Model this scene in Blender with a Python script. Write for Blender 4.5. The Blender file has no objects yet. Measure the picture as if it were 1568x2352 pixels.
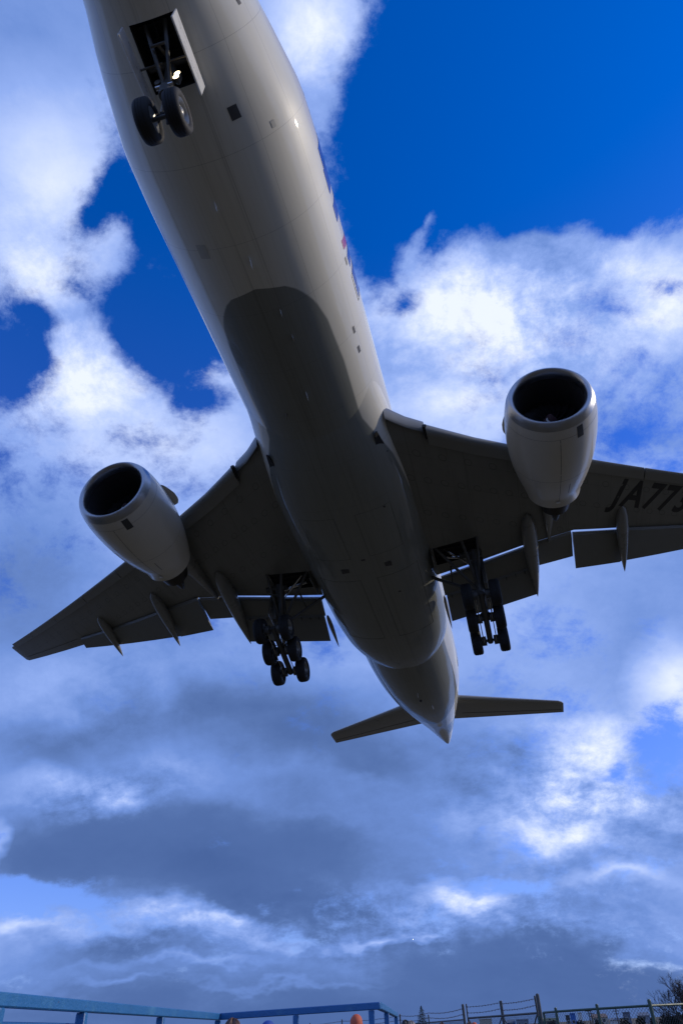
import bpy, bmesh, math, random
import numpy as np
from mathutils import Vector, Matrix
random.seed(7)
rad = math.radians
scene = bpy.context.scene
COL = scene.collection

# ------------------------------------------------------------------ camera
CAM_H = 1.6
PITCH, ROLL = rad(37.33), rad(3.0)
F = 1568.0                      # focal length in units of a 1568 x 2352 picture (24 mm)
up_c = np.array([-math.sin(ROLL)*math.cos(PITCH), -math.cos(ROLL)*math.cos(PITCH), math.sin(PITCH)])
fw_c = np.array([0, 0, 1.0])
y_c = fw_c - fw_c.dot(up_c)*up_c; y_c /= np.linalg.norm(y_c)
x_c = np.cross(y_c, up_c)
M = np.stack([x_c, y_c, up_c])  # camera frame (right, down, forward) -> world
CAMPOS = np.array([0, 0, CAM_H])
cam_d = bpy.data.cameras.new('camera'); cam = bpy.data.objects.new('camera', cam_d); COL.objects.link(cam)
cam_d.sensor_fit = 'VERTICAL'; cam_d.sensor_height = 36; cam_d.sensor_width = 24; cam_d.lens = 24
cam_d.clip_start = 0.1; cam_d.clip_end = 60000
mw = Matrix.Identity(4)
for j, v in enumerate((M @ np.array([1, 0, 0.]), M @ np.array([0, -1., 0]), M @ np.array([0, 0, -1.]))):
    for i in range(3): mw[i][j] = v[i]
for i in range(3): mw[i][3] = CAMPOS[i]
cam.matrix_world = mw
scene.camera = cam

def pdir(px, py):
    v = M @ np.array([(px-784)/F, (py-1176)/F, 1.0]); return v/np.linalg.norm(v)
def at(px, py, d):              # the point at horizontal distance d from the camera in that direction
    v = pdir(px, py); k = d/math.hypot(v[0], v[1]); return CAMPOS + k*v

# ------------------------------------------------------------------ light
scene.render.engine = 'CYCLES'
scene.view_settings.view_transform = 'Standard'
scene.view_settings.look = 'None'
scene.view_settings.gamma = 1
scene.view_settings.exposure = 0.2
SUN_EL, SUN_AZ = rad(27), rad(84)       # azimuth to the right of the viewing direction (+Y)
sun_vec = Vector((math.cos(SUN_EL)*math.sin(SUN_AZ), math.cos(SUN_EL)*math.cos(SUN_AZ), math.sin(SUN_EL)))
sl = bpy.data.lights.new('sun', 'SUN'); sl.energy = 2.0; sl.angle = rad(0.6); sl.color = (1, .88, .70)
so = bpy.data.objects.new('sun', sl); COL.objects.link(so)
so.rotation_euler = sun_vec.to_track_quat('Z', 'Y').to_euler(); so.location = (60, 40, 120)

# ------------------------------------------------------------------ world: Nishita sky and a cloud layer
world = bpy.data.worlds.new('World'); scene.world = world; world.use_nodes = True
nt = world.node_tree; nt.nodes.clear()
class G:                                 # tiny node helper
    def __init__(s, nt): s.nt = nt
    def n(s, t, **k):
        o = s.nt.nodes.new(t)
        for a, b in k.items(): setattr(o, a, b)
        return o
    def put(s, sock, v):
        if isinstance(v, bpy.types.NodeSocket): s.nt.links.new(v, sock)
        else: sock.default_value = v
    def m(s, op, a, b=0.0, c=0.0, clamp=False):
        o = s.n('ShaderNodeMath', operation=op); o.use_clamp = clamp
        for i, v in enumerate((a, b, c)): s.put(o.inputs[i], v)
        return o.outputs[0]
    def v(s, op, a, b=None):
        o = s.n('ShaderNodeVectorMath', operation=op); s.put(o.inputs[0], a)
        if b is not None: s.put(o.inputs[1], b)
        return o.outputs['Value'] if op in ('DOT_PRODUCT', 'LENGTH', 'DISTANCE') else o.outputs[0]
    def xyz(s, x, y, z):
        o = s.n('ShaderNodeCombineXYZ')
        for i, q in enumerate((x, y, z)): s.put(o.inputs[i], q)
        return o.outputs[0]
    def noise(s, vec, scale, detail=6, rough=.55, dist=0.0, out='Fac', lac=2.0):
        o = s.n('ShaderNodeTexNoise'); s.put(o.inputs['Vector'], vec)
        o.inputs['Scale'].default_value = scale; o.inputs['Detail'].default_value = detail
        o.inputs['Roughness'].default_value = rough; o.inputs['Distortion'].default_value = dist
        o.inputs['Lacunarity'].default_value = lac
        return o.outputs[out]
    def ss(s, x, a, b, lo=0.0, hi=1.0, kind='SMOOTHSTEP'):
        o = s.n('ShaderNodeMapRange', interpolation_type=kind); s.put(o.inputs[0], x)
        for i, q in enumerate((a, b, lo, hi)): s.put(o.inputs[i+1], q)
        return o.outputs[0]
    def ramp(s, x, stops, interp='LINEAR'):
        o = s.n('ShaderNodeValToRGB'); s.put(o.inputs[0], x); r = o.color_ramp; r.interpolation = interp
        while len(r.elements) < len(stops): r.elements.new(0.5)
        for e, (p, c) in zip(r.elements, stops):
            e.position = p; e.color = (*c, 1) if len(c) == 3 else c
        return o.outputs[0]
    def mix(s, f, a, b, mode='MIX'):
        o = s.n('ShaderNodeMix', data_type='RGBA', blend_type=mode)
        s.put(o.inputs[0], f); s.put(o.inputs[6], a); s.put(o.inputs[7], b); return o.outputs[2]
g = G(nt)
tc = g.n('ShaderNodeTexCoord'); D = g.v('NORMALIZE', tc.outputs['Generated'])
# stereographic map of the sky round a fixed compass direction (north, 37 degrees up)
C3 = M @ np.array([0, 0, 1.]); A3 = M @ np.array([1., 0, 0]); B3 = M @ np.array([0, 1., 0])
def stereo(px, py):
    d = pdir(px, py); k = 1+d.dot(C3); return np.array([d.dot(A3)/k, d.dot(B3)/k])*10
den = g.m('MAXIMUM', g.m('ADD', g.v('DOT_PRODUCT', D, tuple(C3)), 1.0), .02)
U = g.m('MULTIPLY', g.m('DIVIDE', g.v('DOT_PRODUCT', D, tuple(A3)), den), 10.0)
V = g.m('MULTIPLY', g.m('DIVIDE', g.v('DOT_PRODUCT', D, tuple(B3)), den), 10.0)
UV = g.xyz(U, V, 0.0)
sep = g.n('ShaderNodeSeparateXYZ'); g.put(sep.inputs[0], D)
dz = g.m('ADD', g.m('MAXIMUM', sep.outputs[2], 0.0), .48)
P = g.xyz(g.m('DIVIDE', sep.outputs[0], dz), g.m('DIVIDE', sep.outputs[1], dz), 0.0)
# ragged cloud edges: shift the map a little with noise
w1 = g.noise(P, 2.6, 5, .6, out='Color')
warp = g.v('SCALE', g.v('SUBTRACT', w1, (.5, .5, .5))); nt.nodes[-1].inputs['Scale'].default_value = .70
UVw = g.v('ADD', UV, warp)
w2 = g.noise(P, 5.0, 3, .5, out='Color')
warp2 = g.v('SCALE', g.v('SUBTRACT', w2, (.5, .5, .5))); nt.nodes[-1].inputs['Scale'].default_value = .05
Pw = g.v('ADD', P, warp2)
def blobs(lst, base):
    acc = base
    for (px, py, rx, ry, rot, w) in lst:
        c = stereo(px, py); ex = stereo(px+10, py)-c; ey = stereo(px, py+10)-c
        mp = g.n('ShaderNodeMapping', vector_type='TEXTURE'); g.put(mp.inputs[0], UVw)
        mp.inputs['Location'].default_value = (c[0], c[1], 0); mp.inputs['Rotation'].default_value = (0, 0, rad(rot))
        mp.inputs['Scale'].default_value = (rx*np.linalg.norm(ex)/10, ry*np.linalg.norm(ey)/10, 1)
        gr = g.n('ShaderNodeTexGradient', gradient_type='SPHERICAL'); g.put(gr.inputs[0], mp.outputs[0])
        acc = g.m('MULTIPLY_ADD', gr.outputs['Fac'], w, acc)
    return acc
COVER = [ # px, py, rx, ry, turn, weight: negative = blue gap
 (1330, 110, 650, 490, 0, -2.6), (870, 430, 180, 330, -15, -1.5), (1100, 430, 260, 150, 0, -1.1), (1500, 420, 240, 150, 0, -1.0), (1190, 520, 120, 60, 0, -.5),
 (355, 660, 230, 350, -22, -1.35), (320, 750, 150, 170, 0, -.4), (440, 790, 120, 100, 0, -.6), (10, 790, 260, 160, 20, -1.02), (190, 790, 90, 150, -22, .8), (90, 715, 90, 40, 20, -.7), (225, 470, 60, 110, 15, -.8), (290, 390, 80, 180, -20, -.8),
 (470, 915, 110, 60, 0, -.9), (1275, 775, 130, 60, -10, -.35), (1100, 800, 80, 50, 0, -.3), (1480, 850, 130, 60, 0, -.45), (1400, 700, 90, 50, 20, -.4), (1540, 640, 80, 60, 0, -.5), (930, 700, 70, 50, 0, -.5),
 (90, 2075, 210, 85, 8, -2.2), (0, 1950, 50, 60, 0, -.7), (1545, 1750, 150, 110, -20, -1.4), (1150, 2030, 150, 40, 0, -1.1), (1430, 1795, 60, 25, 0, -.7), (680, 2155, 130, 25, 0, -.8), (1480, 2200, 200, 22, 0, -.4), (0, 1330, 120, 160, 0, -.4), (1440, 1000, 140, 50, 0, -.25),
 (255, 570, 75, 130, 12, .85), (500, 1850, 1000, 330, 0, .5), (784, 2290, 1900, 170, 0, .7), (700, 60, 190, 190, 0, 1.0), (755, 230, 100, 90, 0, .5), (945, 570, 60, 90, -15, .9), (985, 480, 34, 100, 28, .9), (1330, 580, 260, 60, 8, .5), (1530, 590, 150, 70, 0, .5), (1330, 540, 60, 80, 20, .6),
 (80, 300, 240, 380, 0, .7), (400, 940, 600, 60, 0, .35), (960, 650, 160, 70, 0, .4), (1240, 570, 90, 60, 10, .5), (200, 870, 170, 100, 0, .6), (480, 860, 120, 60, 0, .4)]
LIGHT = [ (250, 1000, 600, 330, 0, .13), (1200, 850, 520, 380, 0, .16), (1250, 1450, 450, 280, 0, .10),
 (520, 1850, 950, 330, 3, -.13), (700, 1700, 500, 130, 5, -.10),
 (130, 400, 260, 320, 0, .38), (90, 620, 170, 120, 0, .28), (40, 60, 300, 230, 0, -.10), (710, 60, 180, 200, 0, .42), (170, 860, 200, 130, 0, .38), (470, 850, 170, 90, 0, .32), (330, 60, 120, 100, 0, -.1),
 (380, 1010, 320, 140, 0, .20), (1050, 700, 330, 180, 0, .44), (1400, 600, 260, 110, 0, .24), (1520, 700, 170, 150, 0, .34), (1040, 930, 260, 130, 0, .34), (1480, 1000, 240, 150, 0, -.16), (1230, 860, 160, 60, 0, -.10), (1100, 1020, 150, 60, 0, .1),
 (40, 1300, 280, 320, 0, -.20), (200, 1050, 250, 100, 0, .06), (1480, 1400, 320, 250, 0, -.10), (1450, 1080, 160, 60, 0, .16), (600, 1640, 480, 150, 3, -.34), (160, 1570, 240, 100, 0, .10), (380, 1600, 50, 90, 0, .14), (1150, 1500, 300, 160, 0, -.04), (860, 1760, 480, 110, 0, -.26), (100, 1720, 300, 90, 0, -.22), (1150, 1650, 220, 120, 0, -.14),
 (450, 1985, 680, 150, 4, -.40), (120, 1960, 250, 110, 0, -.22), (760, 1900, 420, 120, 0, -.26), (620, 2060, 360, 90, 8, -.26), (300, 1880, 300, 60, 0, -.10),
 (1280, 1825, 70, 60, -25, .46), (1200, 1915, 130, 50, 0, .32), (1325, 1925, 110, 45, 0, .36), (1450, 1865, 180, 60, 0, .42), (1400, 1740, 220, 90, 0, .40), (1560, 1600, 140, 170, 0, .55), (1300, 1680, 260, 80, 0, .14), (1050, 1860, 120, 60, 0, .12), (285, 1845, 70, 40, 0, .34), (120, 1808, 110, 60, 0, .22), (5, 1955, 40, 60, 0, .5),
 (1080, 2068, 110, 55, 0, .45), (1000, 2035, 80, 50, 0, .38), (885, 2158, 100, 22, 0, .36), (980, 2172, 60, 14, 0, .35), (450, 2112, 190, 45, 4, .28), (200, 2150, 150, 40, 0, .12), (30, 2160, 130, 30, 0, .25), (525, 2100, 60, 30, 0, .3), (1440, 2028, 180, 40, 0, .36), (1300, 1990, 240, 40, 0, -.10), (700, 2160, 200, 20, 0, .2), (400, 2215, 300, 16, 0, .18), (1180, 2110, 260, 30, 0, .06),
 (270, 2190, 280, 50, 0, -.20), (784, 2330, 1900, 250, 0, -.50), (1350, 2230, 600, 130, 0, -.34), (1480, 2100, 260, 60, 0, -.10), (650, 2250, 320, 14, 0, .14), (250, 2275, 120, 16, 0, .18)]
FLUFF = [(1200, 720, 520, 330, 0, 1.1), (100, 620, 250, 250, 0, .5), (300, 850, 400, 150, 0, .6), (1350, 1830, 420, 200, 0, 1.0), (1000, 2100, 600, 130, 0, .7), (720, 120, 150, 200, 0, .6), (250, 1830, 220, 80, 0, .8), (400, 2130, 350, 80, 0, .6), (250, 1600, 300, 150, 0, .2), (80, 900, 300, 200, 0, .3), (500, 1250, 500, 300, 0, .2)]
n1 = g.noise(Pw, 2.6, 8, .60)
n2 = g.noise(g.v('ADD', Pw, (.035, -.05, 0)), 2.6, 8, .60)
nf = g.noise(Pw, 9.0, 10, .71)
nf2 = g.noise(g.v('ADD', Pw, (.010, -.016, 0)), 9.0, 10, .71)
# fluffy cumulus texture only where the sky has it, smooth stratus elsewhere
fluff = blobs(FLUFF, .15)
cov = blobs(COVER, .46)
cov = g.m('ADD', cov, g.m('MULTIPLY', g.m('SUBTRACT', n1, .5), 2.3))
cov = g.m('ADD', cov, g.m('MULTIPLY', g.m('SUBTRACT', nf, .5), 2.5))
mask = g.ss(cov, -.28, .50)
lit = blobs(LIGHT, .54)
emb = g.m('ADD', g.m('MULTIPLY', g.m('SUBTRACT', n2, n1), 1.8), g.m('MULTIPLY', g.m('SUBTRACT', nf2, nf), 1.5))
emb = g.m('ADD', emb, g.m('MULTIPLY', g.m('SUBTRACT', nf, .5), .95))
lit = g.m('ADD', lit, g.m('MULTIPLY', emb, fluff))
lit = g.m('ADD', lit, g.m('MULTIPLY', g.m('SUBTRACT', g.noise(g.v('ADD', P, (3.3, 1.7, 0)), 2.2, 6, .5), .5), .50))
lit = g.m('MAXIMUM', lit, g.m('MULTIPLY_ADD', lit, .35, .10))
ccol = g.ramp(lit, [(0, (.048, .098, .27)), (.22, (.088, .160, .385)), (.42, (.145, .255, .61)), (.62, (.255, .38, .78)), (.80, (.46, .57, .90)), (1.0, (.76, .82, .95))])
sky = g.n('ShaderNodeTexSky', sky_type='NISHITA'); sky.sun_disc = False
sky.sun_elevation = SUN_EL; sky.sun_rotation = SUN_AZ; sky.air_density = 1.0; sky.dust_density = .3; sky.ozone_density = 2.0
tint = g.mix(1.0, sky.outputs[0], g.ramp(sep.outputs[2], [(0, (.42, .50, 1.0)), (.35, (.36, .54, 1.15)), (.62, (.17, .44, 1.2)), (.85, (.0, .42, 1.22))]), 'MULTIPLY')
bg1 = g.n('ShaderNodeBackground'); g.put(bg1.inputs[0], tint); bg1.inputs[1].default_value = .15
bg2 = g.n('ShaderNodeBackground'); g.put(bg2.inputs[0], ccol); bg2.inputs[1].default_value = 1.0
mx = g.n('ShaderNodeMixShader'); g.put(mx.inputs[0], mask)
nt.links.new(bg1.outputs[0], mx.inputs[1]); nt.links.new(bg2.outputs[0], mx.inputs[2])
wo = g.n('ShaderNodeOutputWorld'); nt.links.new(mx.outputs[0], wo.inputs[0])

# ------------------------------------------------------------------ materials
def mat(name, col, rough=.5, metal=0.0, coat=0.0, vary=.12, scale=3.0, bump=0.0, bscale=40.0, emit=None):
    m = bpy.data.materials.new(name); m.use_nodes = True; q = G(m.node_tree)
    b = m.node_tree.nodes['Principled BSDF']
    t = q.n('ShaderNodeTexCoord').outputs['Object']
    nz = q.noise(t, scale, 5, .6)
    lo = tuple(c*(1-vary) for c in col)+(1,); hi = tuple(min(1, c*(1+vary)) for c in col)+(1,)
    q.put(b.inputs['Base Color'], q.mix(nz, lo, hi))
    q.put(b.inputs['Roughness'], q.ss(nz, .3, .7, max(.03, rough-.06), min(1, rough+.06), 'LINEAR'))
    b.inputs['Metallic'].default_value = metal; b.inputs['Coat Weight'].default_value = coat; b.inputs['Coat Roughness'].default_value = .12
    if bump:
        bp = q.n('ShaderNodeBump'); bp.inputs['Strength'].default_value = bump; bp.inputs['Distance'].default_value = .02
        q.put(bp.inputs['Height'], q.noise(t, bscale, 4, .6)); q.put(b.inputs['Normal'], bp.outputs[0])
    if emit:
        b.inputs['Emission Color'].default_value = (*emit[0], 1); b.inputs['Emission Strength'].default_value = emit[1]
    return m

def body_paint():
    """white fuselage paint with a grey belly panel, seams and dirt, all in aircraft coordinates"""
    m = bpy.data.materials.new('fuselage_paint'); m.use_nodes = True; q = G(m.node_tree)
    b = m.node_tree.nodes['Principled BSDF']
    t = q.n('ShaderNodeTexCoord').outputs['Object']; sp = q.n('ShaderNodeSeparateXYZ'); q.put(sp.inputs[0], t)
    s = q.m('MULTIPLY', sp.outputs[0], -1.0); y = sp.outputs[1]; z = sp.outputs[2]
    # middle height of the body, rising towards the tail
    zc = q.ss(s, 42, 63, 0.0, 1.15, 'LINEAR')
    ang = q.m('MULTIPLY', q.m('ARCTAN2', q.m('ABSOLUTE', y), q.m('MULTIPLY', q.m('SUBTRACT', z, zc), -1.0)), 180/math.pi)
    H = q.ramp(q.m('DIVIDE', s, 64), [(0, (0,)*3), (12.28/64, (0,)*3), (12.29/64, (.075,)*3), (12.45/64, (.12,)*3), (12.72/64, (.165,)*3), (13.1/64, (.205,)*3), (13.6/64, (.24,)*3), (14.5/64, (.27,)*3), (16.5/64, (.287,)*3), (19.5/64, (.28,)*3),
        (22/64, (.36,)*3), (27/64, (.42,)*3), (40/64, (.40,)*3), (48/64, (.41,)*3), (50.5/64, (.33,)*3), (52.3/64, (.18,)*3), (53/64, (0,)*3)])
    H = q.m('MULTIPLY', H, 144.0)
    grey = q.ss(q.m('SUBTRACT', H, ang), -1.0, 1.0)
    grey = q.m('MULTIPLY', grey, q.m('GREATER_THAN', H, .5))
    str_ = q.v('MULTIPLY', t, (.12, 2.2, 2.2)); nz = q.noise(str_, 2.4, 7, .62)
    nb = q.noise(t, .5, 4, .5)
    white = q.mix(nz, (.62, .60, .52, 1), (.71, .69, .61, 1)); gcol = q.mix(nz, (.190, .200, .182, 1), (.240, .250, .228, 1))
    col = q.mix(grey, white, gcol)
    # longitudinal lap seams and circumferential joints
    def line(x, c, w): return q.m('LESS_THAN', q.m('ABSOLUTE', q.m('SUBTRACT', x, c)), w)
    arc = q.m('MULTIPLY', ang, 3.1*math.pi/180)
    sgn = q.m('GREATER_THAN', y, 0.0)
    seam = q.m('MULTIPLY', line(arc, .62, .007), sgn)
    for a in (1.9, 3.35, 4.4): seam = q.m('MAXIMUM', seam, line(arc, a, .006))
    rr = q.m('ABSOLUTE', q.m('SUBTRACT', q.m('FRACT', q.m('DIVIDE', q.m('ADD', s, 1.1), 2.6)), .5))
    seam = q.m('MAXIMUM', seam, q.m('LESS_THAN', rr, .0022))
    col = q.mix(q.m('MULTIPLY', seam, .45), col, (.10, .10, .09, 1))
    # fluid streaks running aft along the keel
    stk = q.ss(q.noise(q.v('MULTIPLY', t, (.05, 5.0, .6)), 1.7, 6, .7), .50, .74, 0.0, .38)
    stk = q.m('MULTIPLY', stk, q.ss(ang, 34, 8))
    col = q.mix(stk, col, (.10, .095, .08, 1))
    q.put(b.inputs['Base Color'], col)
    q.put(b.inputs['Roughness'], q.ss(nb, .3, .7, .42, .52, 'LINEAR'))
    b.inputs['Specular IOR Level'].default_value = .2; b.inputs['Coat Weight'].default_value = .65; b.inputs['Coat Roughness'].default_value = .025
    bp = q.n('ShaderNodeBump'); bp.inputs['Strength'].default_value = .22; bp.inputs['Distance'].default_value = .012
    h = q.noise(q.v('MULTIPLY', t, (.5, 1.6, 1.6)), 1.9, 3, .5)
    q.put(bp.inputs['Height'], h); q.put(b.inputs['Normal'], bp.outputs[0]); q.put(b.inputs['Coat Normal'], bp.outputs[0])
    return m

def wing_paint():
    m = bpy.data.materials.new('wing_paint'); m.use_nodes = True; q = G(m.node_tree)
    b = m.node_tree.nodes['Principled BSDF']
    t = q.n('ShaderNodeTexCoord').outputs['Object']; sp = q.n('ShaderNodeSeparateXYZ'); q.put(sp.inputs[0], t)
    s = q.m('MULTIPLY', sp.outputs[0], -1.0); y = q.m('ABSOLUTE', sp.outputs[1])
    nz = q.noise(q.v('MULTIPLY', t, (.25, 1.4, 1)), 1.6, 7, .62)
    col = q.mix(nz, (.145, .147, .132, 1), (.205, .206, .186, 1))
    u = q.m('SUBTRACT', s, q.m('MULTIPLY', y, .69))
    fr = q.m('ABSOLUTE', q.m('SUBTRACT', q.m('FRACT', q.m('DIVIDE', u, 1.75)), .5))
    l1 = q.m('LESS_THAN', fr, .006)
    rb = q.m('ABSOLUTE', q.m('SUBTRACT', q.m('FRACT', q.m('DIVIDE', y, 2.35)), .5)); l2 = q.m('LESS_THAN', rb, .004)
    col = q.mix(q.m('MULTIPLY', q.m('MAXIMUM', l1, l2), .35), col, (.035, .035, .03, 1))
    for uo, ys in ((3.1, .74), (5.6, .82), (1.35, 1.1)):     # oval tank access panels along the box
        ex = q.m('DIVIDE', q.m('SUBTRACT', u, 18.6+uo), .21); ey = q.m('DIVIDE', q.m('MULTIPLY', q.m('SUBTRACT', q.m('FRACT', q.m('DIVIDE', y, ys)), .5), ys), .17)
        rr = q.m('SQRT', q.m('ADD', q.m('MULTIPLY', ex, ex), q.m('MULTIPLY', ey, ey)))
        col = q.mix(q.m('MULTIPLY', q.m('LESS_THAN', q.m('ABSOLUTE', q.m('SUBTRACT', rr, .95)), .10), .5), col, (.035, .035, .03, 1))
    stk = q.ss(q.noise(q.v('MULTIPLY', t, (.12, 3.5, 1)), 1.5, 6, .7), .54, .75, 0.0, .4)
    col = q.mix(stk, col, (.05, .047, .04, 1))
    q.put(b.inputs['Base Color'], col); b.inputs['Roughness'].default_value = .38; b.inputs['Coat Weight'].default_value = .15
    return m

MT = dict(body=body_paint(), wing=wing_paint(),
    nacelle=mat('nacelle_paint', (.58, .555, .49), .42, coat=.6, vary=.07, scale=1.6),
    lip=mat('polished_metal', (.42, .43, .45), .34, 1.0, vary=.08),
    dark=mat('dark_cavity', (.018, .018, .018), .8), liner=mat('acoustic_liner', (.035, .035, .038), .55, vary=.2, scale=8),
    blade=mat('fan_blade_titanium', (.03, .03, .034), .45, .6), spin=mat('spinner_paint', (.09, .05, .055), .4),
    gear=mat('gear_steel', (.09, .09, .085), .45, .2, vary=.25, scale=9), chrome=mat('gear_chrome', (.6, .6, .6), .15, 1.0),
    tyre=mat('tyre_rubber', (.014, .014, .015), .75, bump=.3), rim=mat('wheel_rim', (.22, .22, .21), .4, .5, vary=.2, scale=7),
    panel=mat('vent_panel', (.05, .052, .055), .5), door=mat('door_paint', (.66, .66, .64), .3, coat=.3),
    hatch=mat('hatch_paint', (.47, .46, .41), .4, coat=.3), hot=mat('exhaust_metal', (.05, .045, .04), .4, .8), ltr=mat('registration_black', (.006, .006, .007), .5),
    blue=mat('livery_blue', (.008, .035, .30), .3, coat=.5), red=mat('livery_red', (.45, .04, .05), .3, coat=.5),
    flap=mat('flap_paint', (.175, .177, .16), .4, vary=.1, scale=1.5), canoe=mat('canoe_fairing_paint', (.24, .238, .22), .3, coat=.2, vary=.1, scale=1.5),
    tail=mat('tailplane_paint', (.26, .25, .22), .33, coat=.15, vary=.12, scale=1.2), glass=mat('window_glass', (.02, .025, .03), .08),
    lamp=mat('landing_lamp_lit', (1, .9, .7), .3, emit=((1, .76, .42), 5.0)), lens=mat('beacon_glass', (.35, .03, .02), .15))

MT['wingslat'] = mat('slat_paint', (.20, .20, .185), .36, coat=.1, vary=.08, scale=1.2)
# ------------------------------------------------------------------ mesh helpers
def obj(name, verts, faces, m, parent=None, smooth=True, loc=None, sharp=None):
    me = bpy.data.meshes.new(name); me.from_pydata([tuple(map(float, v)) for v in verts], [], faces); me.update()
    bm = bmesh.new(); bm.from_mesh(me); bmesh.ops.recalc_face_normals(bm, faces=bm.faces); bm.to_mesh(me); bm.free()
    if smooth:
        for p in me.polygons: p.use_smooth = True
        if sharp: me.set_sharp_from_angle(angle=rad(sharp))
    if m is not None: me.materials.append(m)
    o = bpy.data.objects.new(name, me); COL.objects.link(o)
    if parent is not None: o.parent = parent
    if loc is not None: o.location = loc
    return o
def empty(name, parent=None, loc=(0, 0, 0)):
    o = bpy.data.objects.new(name, None); COL.objects.link(o); o.empty_display_size = .5; o.location = loc
    if parent is not None: o.parent = parent
    return o
def tag(o, label=None, cat=None, group=None, kind=None):
    for k, v in (('label', label), ('category', cat), ('group', group), ('kind', kind)):
        if v: o[k] = v
    return o
class MB:
    def __init__(s): s.v = []; s.f = []
    def add(s, v, f):
        n = len(s.v); s.v += [tuple(map(float, q)) for q in v]; s.f += [tuple(i+n for i in q) for q in f]; return s
    def loft(s, rings, closed=True, cap0=False, cap1=False):
        n = len(rings[0]); v = [p for r in rings for p in r]; f = []
        for i in range(len(rings)-1):
            for j in range(n if closed else n-1):
                k = (j+1) % n; f.append((i*n+j, i*n+k, (i+1)*n+k, (i+1)*n+j))
        if cap0: f.append(tuple(range(n)))
        if cap1: f.append(tuple(range((len(rings)-1)*n, len(rings)*n)))
        return s.add(v, f)
    def box(s, c, d, ax=None, bev=0.0):
        c = np.array(c, float); A = np.eye(3) if ax is None else np.array(ax, float)
        hx, hy, hz = d[0]/2, d[1]/2, d[2]/2
        if bev <= 0:
            v = [c+A.T@np.array([sx*hx, sy*hy, sz*hz]) for sx in (-1, 1) for sy in (-1, 1) for sz in (-1, 1)]
            return s.add(v, [(0, 1, 3, 2), (4, 6, 7, 5), (0, 4, 5, 1), (2, 3, 7, 6), (0, 2, 6, 4), (1, 5, 7, 3)])
        rings = []                              # chamfered along local x
        for x, k in ((-hx, bev), (-hx+bev, 0), (hx-bev, 0), (hx, bev)):
            y, z, b = hy-k, hz-k, bev
            rings.append([c+A.T@np.array([x, a, q]) for a, q in ((-y, -z+b), (-y+b, -z), (y-b, -z), (y, -z+b), (y, z-b), (y-b, z), (-y+b, z), (-y, z-b))])
        return s.loft(rings, True, True, True)
    def tube(s, a, b, r, r2=None, n=12, cap=True):
        a = np.array(a, float); b = np.array(b, float); r2 = r if r2 is None else r2
        d = b-a; d /= np.linalg.norm(d); u = np.cross(d, (0, 0, 1) if abs(d[2]) < .9 else (1, 0, 0)); u /= np.linalg.norm(u); w = np.cross(d, u)
        R = [[p+q*(math.cos(t)*u+math.sin(t)*w) for t in [2*math.pi*i/n for i in range(n)]] for p, q in ((a, r), (b, r2))]
        return s.loft(R, True, cap, cap)
    def path(s, pts, r, n=6):
        for i in range(len(pts)-1): s.tube(pts[i], pts[i+1], r if not isinstance(r, list) else r[i], r if not isinstance(r, list) else r[i+1], n)
        return s
    def lathe(s, c, ax, prof, n=32, cap=False):    # prof: (along, radius); axis ax through c
        c = np.array(c, float); d = np.array(ax, float); d /= np.linalg.norm(d)
        u = np.cross(d, (0, 0, 1) if abs(d[2]) < .9 else (1, 0, 0)); u /= np.linalg.norm(u); w = np.cross(d, u)
        R = [[c+p*d+q*(math.cos(t)*u+math.sin(t)*w) for t in [2*math.pi*i/n for i in range(n)]] for p, q in prof]
        return s.loft(R, True, cap, cap)
    def build(s, name, m, parent=None, smooth=True, sharp=35): return obj(name, s.v, s.f, m, parent, smooth, sharp=sharp)

def interp(tab, x):
    xs = [r[0] for r in tab]
    i = max(1, min(len(xs)-1, int(np.searchsorted(xs, x))))
    def slope(k, c):
        if k == 0 or k == len(xs)-1:
            a, b = (0, 1) if k == 0 else (-2, -1); return (tab[b][c]-tab[a][c])/(xs[b]-xs[a])
        d1 = (tab[k][c]-tab[k-1][c])/(xs[k]-xs[k-1]); d2 = (tab[k+1][c]-tab[k][c])/(xs[k+1]-xs[k])
        return 0 if d1*d2 <= 0 else 2*d1*d2/(d1+d2)
    a, b = tab[i-1], tab[i]; h = b[0]-a[0]; t = (x-a[0])/h; out = []
    for c in range(1, len(a)):
        m0, m1 = slope(i-1, c), slope(i, c)
        out.append((2*t**3-3*t**2+1)*a[c]+(t**3-2*t**2+t)*h*m0+(-2*t**3+3*t**2)*b[c]+(t**3-t**2)*h*m1)
    return out
def carve(o, c, d):                    # cut a box-shaped bay out of a part (c, d in the part's own frame)
    cb = MB().box(c, d); me = bpy.data.meshes.new('cut'); me.from_pydata(cb.v, [], cb.f)
    bm = bmesh.new(); bm.from_mesh(me); bmesh.ops.recalc_face_normals(bm, faces=bm.faces); bm.to_mesh(me); bm.free()
    co = bpy.data.objects.new('cut', me); COL.objects.link(co)
    par = o.parent; o.parent = None
    md = o.modifiers.new('b', 'BOOLEAN'); md.object = co; md.operation = 'DIFFERENCE'; md.solver = 'EXACT'
    dg = bpy.context.evaluated_depsgraph_get(); ev = o.evaluated_get(dg)
    nm = bpy.data.meshes.new_from_object(ev); o.modifiers.clear(); old = o.data; o.data = nm
    nm.name = o.name; nm.materials.append(MT['dark']); lo = np.array(c)-np.array(d)/2-.002; hi = np.array(c)+np.array(d)/2+.002
    for pl in nm.polygons:
        vs = [nm.vertices[i].co for i in pl.vertices]
        if all(lo[i] <= v[i] <= hi[i] for v in vs for i in range(3)) and any(all(abs(v[i]-e) < .004 for v in vs) for i in range(3) for e in (lo[i]+.002, hi[i]-.002)): pl.material_index = 1
    o.parent = par; bpy.data.objects.remove(co)
    return o

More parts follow.
